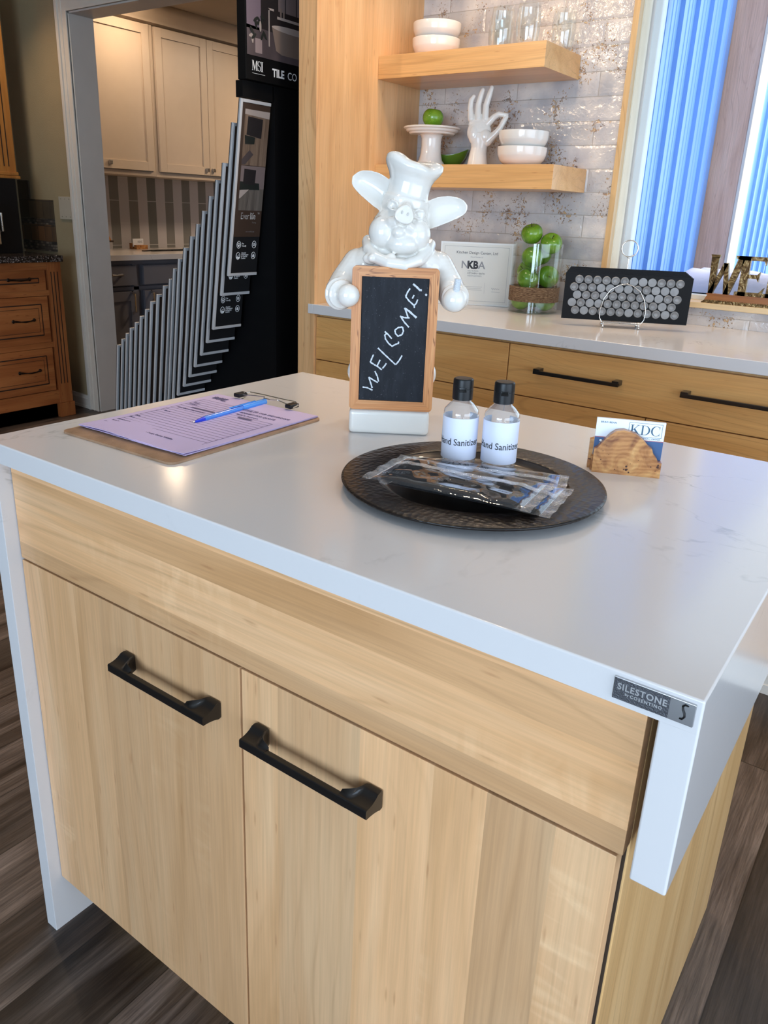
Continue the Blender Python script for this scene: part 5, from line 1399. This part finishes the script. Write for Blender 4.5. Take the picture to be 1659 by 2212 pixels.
# ------------------------------------------------------------------ room beyond the doorway
M['cream_cab'] = plain('cream_painted_cabinet', (.56, .46, .36), .4)
M['grey_cab'] = plain('slate_grey_painted_cabinet', (.16, .16, .185), .45)
def shaker(name, x, y0, y1, z0, z1, m, parent, rail=.055, t=.019):
    o = MB().box(x - t, x, y0, y0 + rail, z0, z1, bev=.001).box(x - t, x, y1 - rail, y1, z0, z1, bev=.001).box(x - t, x, y0 + rail, y1 - rail, z1 - rail, z1, bev=.001).box(x - t, x, y0 + rail, y1 - rail, z0, z0 + rail, bev=.001).box(x - t, x - .009, y0 + rail - .002, y1 - rail + .002, z0 + rail - .002, z1 - rail + .002)
    return o.build(name, m, parent, w=True)
XU = -3.53
def upper(lab, y0, y1, doors, knobs):
    t = thing('wall_cabinet', lab, 'cabinet', (-3.7, (y0 + y1) / 2, 1.40))
    MB().box(-3.879, XU - .020, y0, y1, 1.405, 2.325).build('carcass', M['cream_cab'], t, w=True)
    MB().box(XU - .0198, XU - .004, y0, y1, 1.405, 1.432).box(XU - .0198, XU - .004, y0, y0 + .02, 1.432, 2.325).box(XU - .0198, XU - .004, y1 - .02, y1, 1.432, 2.325).build('face_frame', M['cream_cab'], t, w=True)
    for (a, b), ky in zip(doors, knobs):
        d = shaker('door', XU + .016, a, b, 1.438, 2.318, M['cream_cab'], t)
        MB().box(XU + .016, XU + .034, ky - .012, ky + .012, 1.462, 1.486, bev=.003).build('knob', M['steel'], d, w=True)
upper('cream shaker wall cabinet left in the next room, partly hidden by the doorway', 2.55, 3.185, [(2.56, 3.165)], [2.805])
upper('cream shaker wall cabinet with a pair of doors in the next room', 3.187, 4.14, [(3.215, 3.660), (3.664, 4.110)], [3.632, 3.692])
struct('trim_11', MB().prism([(XU - .01, 2.326), (XU + .025, 2.335), (XU + .032, 2.352), (XU + .075, 2.405), (XU + .080, 2.439), (-3.879, 2.439), (-3.879, 2.326)], 0, 3.5, M=Matrix(((1, 0, 0, 0), (0, 1, 0, 2.45), (0, 0, 1, 0), (0, 0, 0, 1)))), M['cream_cab'])
def m_stripe():
    m, nt, b = newmat('vertical_striped_tile')
    tc = NN(nt, 'ShaderNodeTexCoord'); sp = NN(nt, 'ShaderNodeSeparateXYZ', {0: tc.outputs['Object']})
    q = math_(nt, 'DIVIDE', math_(nt, 'SUBTRACT', sp.outputs[1], 3.038), .0815)
    fl = math_(nt, 'FRACT', math_(nt, 'MULTIPLY', q, .5))
    dark = math_(nt, 'LESS_THAN', fl, .5)
    g = math_(nt, 'GREATER_THAN', math_(nt, 'ABSOLUTE', math_(nt, 'SUBTRACT', math_(nt, 'FRACT', q), .5)), .485)
    zq = math_(nt, 'ADD', math_(nt, 'DIVIDE', math_(nt, 'SUBTRACT', sp.outputs[2], 1.243), .305), math_(nt, 'MULTIPLY', math_(nt, 'SUBTRACT', 1.0, dark), .5))
    gz = math_(nt, 'GREATER_THAN', math_(nt, 'ABSOLUTE', math_(nt, 'SUBTRACT', math_(nt, 'FRACT', zq), .5)), .4945)
    gr = math_(nt, 'MAXIMUM', g, gz)
    wn = NN(nt, 'ShaderNodeTexWhiteNoise', {'W': math_(nt, 'FLOOR', q)}, noise_dimensions='1D')
    lt = mixc(nt, wn.outputs['Value'], (.42, .40, .40), (.47, .45, .47)); dk = mixc(nt, wn.outputs['Value'], (.15, .155, .15), (.185, .18, .17))
    c = mixc(nt, dark, lt, dk); c = mixc(nt, gr, c, (.5, .49, .48))
    nt.links.new(c, b.inputs['Base Color']); b.inputs['Roughness'].default_value = .35
    return m
struct('trim_12', MB().box(-3.8795, -3.872, 2.42, 4.6, .915, 1.404), m_stripe())
gc = thing('grey_base_cabinet', 'slate grey painted base cabinets with silver pulls in the next room', 'cabinet', (-3.55, 3.3, 0))
XG = -3.29
MB().box(-3.879, XG - .02, 2.45, 4.30, .10, .8790).box(-3.86, XG - .08, 2.45, 4.30, 0, .10).build('carcass', M['grey_cab'], gc, w=True)
MB().box(XG - .0198, XG, 2.45, 4.30, .855, .879).box(XG - .0198, XG, 2.45, 4.30, .690, .712).box(XG - .0198, XG, 2.757, 2.80, .10, .855).box(XG - .0198, XG, 3.50, 3.55, .10, .855).build('face_frame', M['grey_cab'], gc, w=True)
for (a, b) in ((2.46, 2.775), (2.83, 3.52), (3.54, 4.28)):
    d = MB().box(XG, XG + .019, a, b, .722, .846, bev=.002).build('drawer', M['grey_cab'], gc, w=True)
    m_ = (a + b) / 2 if b - a > .5 else 2.61
    MB().tube([(XG + .019, m_ - .045, .79), (XG + .042, m_ - .038, .792), (XG + .038, m_, .790), (XG + .042, m_ + .038, .792), (XG + .019, m_ + .045, .79)], [.010, .008, .0045, .008, .010], seg=8).build('pull', M['steel'], d, w=True)
for (a, b, ky) in ((2.46, 2.775, 2.728), (2.83, 3.17, 2.88), (3.18, 3.52, 3.46)):
    d = shaker('door', XG + .019, a, b, .115, .683, M['grey_cab'], gc, rail=.06)
    MB().tube([(XG + .019, ky, .545), (XG + .045, ky, .555), (XG + .050, ky, .613), (XG + .045, ky, .668), (XG + .019, ky, .678)], [.009, .008, .005, .008, .009], seg=8).build('pull', M['chrome'], d, w=True)
gw = MB().box(-3.8715, -3.250, 2.43, 4.32, .8795, .915, bev=.002).build('far_worktop', M['quartz'], None)
tag(gw, 'white quartz worktop on the slate grey base cabinets in the next room', 'countertop')
# things on the far worktop
md = thing('wood_moulding_sample', 'angled tan wood moulding sample standing on a small plinth beside the doorway jamb', 'sample', (-3.62, 2.78, .915))
MB().prism([(2.58, .985), (2.835, .985), (2.83, .995), (2.755, 1.13), (2.69, 1.22), (2.58, 1.22)], -3.70, -3.60, M=Matrix(((0, 1, 0, 0), (1, 0, 0, 0), (0, 0, 1, 0), (0, 0, 0, 1)))).build('moulding', M['amber_wood'], md, w=True)
MB().box(-3.71, -3.59, 2.60, 2.845, .974, .985).build('dark_edge', M['glaze'], md, w=True)
MB().box(-3.70, -3.60, 2.60, 2.82, .950, .974, bev=.003).box(-3.69, -3.61, 2.62, 2.80, .9155, .950, bev=.004).build('plinth', M['maple_stile'], md, w=True)
c4 = thing('small_card_holder', 'small wood holder with business cards below the striped tiles in the next room', 'card holder', (-3.78, 3.20, .915))
MB().box(-3.83, -3.80, 3.15, 3.25, .9155, .955, bev=.002).box(-3.79, -3.76, 3.16, 3.26, .9155, .943, bev=.002).box(-3.80, -3.79, 3.16, 3.25, .9155, .93).build('holder_block', burl, c4, w=True)
c5 = thing('business_card_stack', 'few white cards with a KDC mark in the small holder of the next room', 'card', (-3.78, 3.20, .93))
MB().box(-3.799, -3.791, 3.155, 3.245, .9305, .985).build('cards', M['card_white'], c5, w=True)
RX = Matrix(((0, 0, 1, 0), (1, 0, 0, 0), (0, 1, 0, 0), (0, 0, 0, 1)))   # text facing +X, reading along +Y
put_text('KDC', .020, -3.7908, 3.195, .957, M['navy'], c5, R=RX)
for k, (x, y, a, lab) in enumerate(((-3.56, 3.16, .25, 'black flat tool lying nearest the holder on the far worktop'), (-3.52, 3.22, .12, 'black flat tool in the middle of the far worktop'), (-3.55, 3.30, -.12, 'black flat tool pointing towards the sample boards'), (-3.60, 3.42, .2, 'dark leaflet lying at the right end of the far worktop'))):
    o = MB().box(-.012, .012, -.13, .13, 0, .006, bev=.001).box(-.03, .03, .05, .13, 0, .004).build('hand_tool' if k < 3 else 'leaflet', M['black_plastic'], None)
    o.location = (x, y, .9152); o.rotation_euler = (0, 0, a); tag(o, lab, 'tool' if k < 3 else 'leaflet')

# ------------------------------------------------------------------ sample board display
rk = thing('display_rack', 'tall black flooring display rack with a tile photo header beside the tall maple panel', 'display', (-1.4, 1.95, 0))
MB().prism([(-1.96, 0), (-.998, 0), (-.998, 1.636), (-1.03, 1.636), (-1.05, 1.43), (-1.12, 1.27), (-1.24, 1.12), (-1.40, .95), (-1.60, .77), (-1.84, .60), (-1.96, .50)], 1.672, 2.25).build('back_box', M['black_board'], rk, w=True)
MB().box(-1.030, -.998, 1.5165, 1.661, 1.585, 1.636).build('header_rail', M['black_board'], rk, w=True)
hdr = MB().box(-1.02, -.981, 1.5165, 2.20, 1.6375, 2.40, bev=.003).build('header_sign', M['black_board'], rk, w=True)
XS = -.9805
def yzplate(pts, m, parent, x=XS, nm='picture', t=.0004):
    mb = MB(); bm = mb.bm
    A = [bm.verts.new((x, p[0], p[1])) for p in pts]; B = [bm.verts.new((x + t, p[0], p[1])) for p in pts]
    bm.faces.new(A); bm.faces.new(list(reversed(B)))
    for i in range(len(pts)):
        k = (i + 1) % len(pts); bm.faces.new((A[k], A[i], B[i], B[k]))
    return mb.build(nm, m, parent, w=True)
def R4(y0, y1, z0, z1): return [(y0, z0), (y1, z0), (y1, z1), (y0, z1)]
P_mauve = plain('print_mauve', (.16, .12, .15), .4); P_dk = plain('print_charcoal', (.018, .015, .016), .4); P_floor = plain('print_stone_floor', (.085, .065, .07), .4, var=.3)
P_tub = plain('print_tub_tan', (.19, .14, .115), .4); P_pot = plain('print_pot', (.26, .20, .20), .4); P_leaf = plain('print_leaf', (.015, .018, .016), .4); P_win = plain('print_window', (.17, .13, .125), .4); P_lite = plain('print_light', (.36, .30, .27), .4)
yzplate(R4(1.522, 2.19, 1.712, 2.39), P_dk, hdr); yzplate(R4(1.522, 1.588, 1.79, 2.39), P_mauve, hdr, x=XS + .0004); yzplate([(1.522, 1.712), (2.19, 1.712), (2.19, 1.770), (1.522, 1.80)], P_floor, hdr, x=XS + .0004)
def oval(cy, cz, ry, rz, n=24, a0=0, a1=360): return [(cy + ry * math.cos(math.radians(a0 + (a1 - a0) * i / n)), cz + rz * math.sin(math.radians(a0 + (a1 - a0) * i / n))) for i in range(n)]
yzplate([(1.640, 1.812), (1.86, 1.812), (1.84, 1.745), (1.80, 1.733), (1.69, 1.733), (1.660, 1.742)], P_tub, hdr, x=XS + .0009); yzplate(oval(1.75, 1.812, .111, .010), P_lite, hdr, x=XS + .0013)
yzplate(R4(1.560, 1.592, 1.722, 1.765), P_pot, hdr, x=XS + .0009)
rl = random.Random(2)
for k in range(15):
    a = rl.uniform(-.2, 1.2) * PI; r0 = rl.uniform(.012, .052); c = (1.575 + r0 * math.cos(a) * .7, 1.790 + r0 * math.sin(a) * .95)
    q = rl.uniform(0, PI)
    yzplate([(c[0] + .013 * math.cos(q) * math.cos(t) - .005 * math.sin(q) * math.sin(t), c[1] + .016 * math.sin(q) * math.cos(t) + .005 * math.cos(q) * math.sin(t)) for t in [2 * PI * i / 12 for i in range(12)]], P_leaf if k % 5 else P_lite, hdr, x=XS + .0012 + .0001 * k)
yzplate(R4(1.624, 1.629, 1.75, 1.862), P_lite, hdr, x=XS + .0009); yzplate(R4(1.624, 1.650, 1.858, 1.864), P_lite, hdr, x=XS + .0009)
for (a, b) in ((1.672, 1.705), (1.710, 1.760), (1.765, 1.82)): yzplate(R4(a, b, 1.862, 2.15), P_win, hdr, x=XS + .0009)
yzplate(R4(1.666, 1.83, 1.838, 1.846), P_lite, hdr, x=XS + .0011)
for (a, c_) in ((1.680, 1.872), (1.694, 1.866)): yzplate(R4(a, a + .008, 1.846, c_), P_tub, hdr, x=XS + .0014)
lg2 = MB(); x_ = 0
for ch in 'MSI': x_ += serif(ch, x_, 0, .030, 0, lg2, th=.0005) * .030 * .93
for v in lg2.bm.verts: v.co = Vector((XS + .0002 - v.co.y, 1.545 + v.co.x * .82, 1.668 + v.co.z))
lg2.build('lettering', M['white_print'], hdr, w=True)
yzplate(R4(1.545, 1.606, 1.6590, 1.6600), M['white_print'], hdr, nm='underline')
put_text('TILE', .0345, XS + .0003, 1.6420, 1.6620, M['white_print'], hdr, bold=.0011, R=RX, xs=.93)
put_text('CO', .0345, XS + .0003, 1.7180, 1.6620, M['white_print'], hdr, R=RX, xs=.93)

# one flooring sample board, copied down the cascade
TI = math.radians(8.04)
up_ = Vector((math.sin(TI), 0, math.cos(TI))); wd_ = Vector((0, 1, 0)); nn_ = wd_.cross(up_)
BMX = Matrix(((wd_.x, up_.x, nn_.x, 0), (wd_.y, up_.y, nn_.y, 0), (wd_.z, up_.z, nn_.z, 0), (0, 0, 0, 1)))
BW, BH = .1455, .592
M['brown_print'] = plain('brown_print', (.048, .028, .019), .45); M['bb'] = plain('black_board_face', (.012, .012, .013), .35)
def make_board(h, detail, BW=BW):
    t = thing('flooring_sample_board', 'x', 'sample board', (0, 0, 0))
    fb = .0105
    MB().box(0, fb, -h, 0, -.009, .0, bev=.0012, M=BMX).box(fb, BW, -fb, 0, -.009, .0, bev=.0012, M=BMX).box(fb, BW, -h, -h + fb, -.009, .0, bev=.0012, M=BMX).build('frame', M['alu'], t)
    MB().box(.001, BW - .001, -h + .001, -.001, -.0128, -.0092, M=BMX).build('edge_backing', plain('dark_board_edge', (.03, .025, .022), .5) if 'edge' not in M else M['edge'], t)
    p = MB().box(fb, BW - .001, -h + fb, -fb, -.0088, -.0022, M=BMX).build('face', M['bb'], t)
    MB().box(fb, BW - .001, -.452, -fb, -.0024, -.0016, M=BMX).build('print_band', M['brown_print'], t)
    return t, p
M['edge'] = plain('dark_board_edge', (.03, .025, .022), .5)
def icon(p, u, v, kind):
    mb = MB(); z = -.0020
    mb.tube([(u + .0098 * math.cos(a), v + .0125 * math.sin(a), z) for a in [2 * PI * i / 28 for i in range(28)]], .0009, seg=6, closed=True)
    if kind == 'paw':
        mb.ell((u, v - .004, z), (.0042, .0040, .0004), seg=12, rings=6)
        for dx_, dz_ in ((-.0055, .000), (-.0022, .0045), (.0022, .0045), (.0055, .000)): mb.ell((u + dx_, v + dz_, z), (.0015, .0028, .0004), seg=10, rings=6)
    elif kind == 'wave':
        for i in range(12):
            x = -.0085 + i * .00142; hh = .0105 * (1 - (x / .0100) ** 2) ** .5
            mb.box(u + x, u + x + .0014, v - hh, v - .003, z - .0003, z + .0003)
        mb.tube([(u - .007 + .014 * i / 10, v + .0015 - .003 * math.sin(i * .63), z) for i in range(11)], .0006, seg=6)
    elif kind == 'weight':
        mb.box(u - .0045, u + .0045, v - .006, v + .003, z - .0003, z + .0003).box(u - .002, u + .002, v + .003, v + .006, z - .0003, z + .0003)
    else:
        for i in range(5):
            a = 2 * PI * i / 5; mb.ell((u + .0035 * math.cos(a), v + .0040 * math.sin(a), z), (.0022, .0024, .0004), seg=8, rings=5)
    mb.build('icon', M['white_print'], p)

def btext(s, size, u, v, p, bold=0.0, xs=.8, m='white_print'):
    me = textmesh(s, size, .0002, bold, 'LEFT', xs)
    MB().mesh(me, BMX @ Matrix.Translation((u, v, -.0018))).build('lettering', M[m], p, normals=False)

def icons_on(p):
    for (u, v, kd) in ((.042, -.480, 'paw'), (.120, -.480, 'leaf'), (.042, -.520, 'wave'), (.120, -.520, 'weight')):
        icon(p, u, v, kd)
        o = [q for q in bpy.data.objects if q.parent == p and q.name.startswith('icon')][-1]
    for o in [q for q in bpy.data.objects if q.parent == p and q.name.startswith('icon')]:
        o.data.transform(BMX)
    btext('Pet', .0085, .058, -.479, p); btext('Friendly', .0085, .058, -.487, p)
    for k, s in enumerate(('Attached', 'Underlayment', 'for Sound &', 'Comfort')): btext(s, .0078, .058, -.512 - .0065 * k, p)
ORD = ['topmost', 'second from the top', 'third from the top', 'fourth from the top', 'fifth from the top', 'sixth from the top', 'seventh from the top', 'eighth from the top', 'ninth from the top', 'tenth from the top', 'eleventh from the top',
       'eleventh from the bottom', 'tenth from the bottom', 'ninth from the bottom', 'eighth from the bottom', 'seventh from the bottom', 'sixth from the bottom', 'fifth from the bottom', 'fourth from the bottom', 'third from the bottom', 'second from the bottom', 'lowest']
ZT = [1.5805, 1.5066, 1.378, 1.3222, 1.2678, 1.2164, 1.1694, 1.124, 1.0807, 1.0375, .9985, .9553, .9256, .8887, .857, .821, .7889, .7588, .7308, .7024, .673, .6417]
YT = [1.5115, 1.5115, 1.502, 1.505, 1.508, 1.509, 1.514, 1.517, 1.517, 1.521, 1.528, 1.538, 1.539, 1.537, 1.535, 1.538, 1.540, 1.543, 1.546, 1.553, 1.558, 1.562]
bA0, pA = make_board(BH, True)
plain_board = None
grp = 'flooring sample boards in the display rack'
for k in range(22):
    x = -1.0 - .04 * k
    if k == 0: o = bA0; p = pA
    elif k < 3: o, p = make_board(BH, False)
    elif k == 3: o, p = make_board(BH, False); plain_board = o
    elif k == 9: o, p = make_board(BH, False, .098); plain_board = o
    else: o = dup(plain_board)
    if k < 3: icons_on(p)
    o.location = (x, YT[k], ZT[k])
    if k == 0:
        btext('Ever', .0330, .0400, -.390, p, xs=.72); btext('life', .0330, .0870, -.390, p, bold=.0004, xs=.72); btext('TM', .009, .1240, -.372, p)
        btext('www.everlife.com', .0075, .070, -.436, p, m='grey_ink'); btext('Flooring', .0075, .100, -.404, p, m='grey_ink')
        def bp_(pts, m, dz=0.0, nm='picture'):
            mb = MB(); mb.prism(pts, 0, .0003)
            for v in mb.bm.verts: v.co = BMX @ Vector((v.co.x, v.co.z, -.0014 + dz + v.co.y))
            mb.build(nm, m, p)
        wf_ = wood('print_oak_floor', (.23, .16, .115), (.17, .115, .08), (.11, .07, .048), 'z', 'y', .014, rough=.45, fleck=0)
        wg_ = wood('print_grey_floor', (.17, .145, .125), (.105, .088, .075), (.045, .036, .03), 'z', 'y', .008, rough=.45, fleck=0)
        U0, U1 = .024, BW - .002
        bp_([(U0, -.030), (U1, -.030), (U1, -.208), (U0, -.208)], wf_); bp_([(U0, -.030), (U1, -.030), (U1, -.052), (U0, -.046)], P_lite, .0004)
        bp_([(.040, -.052), (.112, -.056), (.110, -.118), (.038, -.110)], P_dk, .0006); bp_([(.030, -.112), (.080, -.116), (.078, -.138), (.034, -.140)], P_leaf, .0008)
        bp_([(U0, -.190), (.058, -.158), (.078, -.172), (.040, -.206), (U0, -.206)], plain('print_rug', (.06, .045, .045), .5), .0006)
        bp_([(U0, -.210), (U1, -.210), (U1, -.360), (U0, -.360)], wg_); bp_([(U0, -.210), (U1, -.210), (U1, -.285), (U0, -.285)], P_win, .0004)
        bp_([(.040, -.220), (.098, -.222), (.096, -.272), (.038, -.270)], P_dk, .0008); bp_([(U0, -.262), (.118, -.266), (.122, -.288), (U0, -.290)], P_leaf, .0006); bp_([(U0, -.292), (.070, -.288), (.030, -.318), (U0, -.320)], P_lite, .0006)
        btext('St. Cyrus', .0075, .046, -.066, p, bold=.0002); btext('Prescott', .0075, .044, -.232, p, bold=.0002)
    o['label'] = ('aluminium framed flooring sample board with printed Everlife photos, topmost of the cascade' if k == 0 else 'aluminium framed flooring sample board, %s of the cascade in the black rack' % ORD[k])
    o['group'] = grp
# ------------------------------------------------------------------ camera
cam = bpy.data.cameras.new('camera'); co = bpy.data.objects.new('camera', cam); C.objects.link(co)
Rt = Vector((0.80599389, 0.59077348, 0.03688563)); Up = Vector((-0.22372038, 0.24634455, 0.94300772)); Fw = Vector((-0.54801738, 0.76831053, -0.33072026))
mw = Matrix(((Rt.x, Up.x, -Fw.x, 1.0727089), (Rt.y, Up.y, -Fw.y, -0.5320348), (Rt.z, Up.z, -Fw.z, 1.241348), (0, 0, 0, 1)))
co.matrix_world = mw
cam.sensor_fit = 'HORIZONTAL'; cam.sensor_width = 36.0
cam.lens = 1673.606 / 1659 * 36.0
cam.shift_x = 17.42 / 1659; cam.shift_y = -64.22 / 1659
cam.clip_start = .02; cam.clip_end = 200
sc.camera = co

# ------------------------------------------------------------------ light
def area(name, loc, rot, sx, sy, power, c, spread=180):
    l = bpy.data.lights.new(name, 'AREA'); l.shape = 'RECTANGLE'; l.size = sx; l.size_y = sy; l.energy = power; l.color = c
    l.spread = math.radians(spread)
    o = bpy.data.objects.new(name, l); C.objects.link(o); o.location = loc; o.rotation_euler = rot
    return o
def aim(o, target): o.rotation_euler = (Vector(target) - o.location).to_track_quat('-Z', 'Y').to_euler()
# daylight through the big front window (behind the camera) and the right-hand window
area('daylight_front', (1.7, -4.2, 1.3), (PI / 2, 0, 0), 3.0, 2.0, 94, (.58, .78, 1.0), 130)
area('daylight_right', (3.55, -.6, 1.3), (PI / 2, 0, PI / 2), 3.8, 2.0, 34, (.60, .79, 1.0), 150)
# recessed ceiling lamps
def can(x, y, z=2.70, power=18, c=(1.0, .74, .48), ang=95, blend=.6, target=None, r=.05):
    l = bpy.data.lights.new('recessed_lamp', 'SPOT'); l.energy = power; l.color = c; l.spot_size = math.radians(ang); l.spot_blend = blend; l.shadow_soft_size = r
    o = bpy.data.objects.new('recessed_lamp', l); C.objects.link(o); o.location = (x, y, z)
    if target: aim(o, target)
    return o
can(-.35, 1.50, power=38); can(.8, 1.50, power=30); can(.1, .2, power=20); can(2.3, -.9, power=26); can(-.12, 1.92, z=2.52, power=26, ang=120, r=.06)
can(-1.75, -1.6, z=2.69, power=95, ang=30, blend=.9, target=(-.12, 2.26, 1.85), r=.04)
can(-3.15, 1.75, power=30); can(-2.9, .5, power=30); can(-1.9, .6, power=24)
area('ceiling_panel', (-3.21, 2.92, 2.43), (0, 0, 0), .16, .16, 6.5, (1.0, .74, .50), 180)
area('ceiling_panel', (-2.55, 4.38, 2.43), (0, 0, 0), .3, .3, 30, (1.0, .74, .50), 180)
# sun + sky outside
w = bpy.data.worlds.new('world'); sc.world = w; w.use_nodes = True
nt = w.node_tree; bg = nt.nodes['Background']
sky = NN(nt, 'ShaderNodeTexSky', sky_type='NISHITA') if False else None
st = nt.nodes.new('ShaderNodeTexSky'); st.sky_type = 'HOSEK_WILKIE'; st.turbidity = 3.0; st.sun_direction = (.3, .25, .9)
mxn = mixc(nt, .55, st.outputs[0], (.75, .85, 1.0))
nt.links.new(mxn, bg.inputs[0]); bg.inputs[1].default_value = 3.8
su = bpy.data.lights.new('sun', 'SUN'); su.energy = 3.0; su.angle = .05; su.color = (1, .95, .88)
so = bpy.data.objects.new('sun', su); C.objects.link(so); so.rotation_euler = Vector((-.6, -.35, -.8)).to_track_quat('-Z', 'Y').to_euler()
vs = sc.view_settings; vs.view_transform = 'Standard'; vs.look = 'None'; vs.exposure = 0.0; vs.gamma = 1.0; vs.use_curve_mapping = False
sc.cycles.max_bounces = 10; sc.cycles.transparent_max_bounces = 16; sc.cycles.transmission_bounces = 10; sc.cycles.caustics_reflective = False; sc.cycles.caustics_refractive = False
sc.cycles.sample_clamp_indirect = 8.0
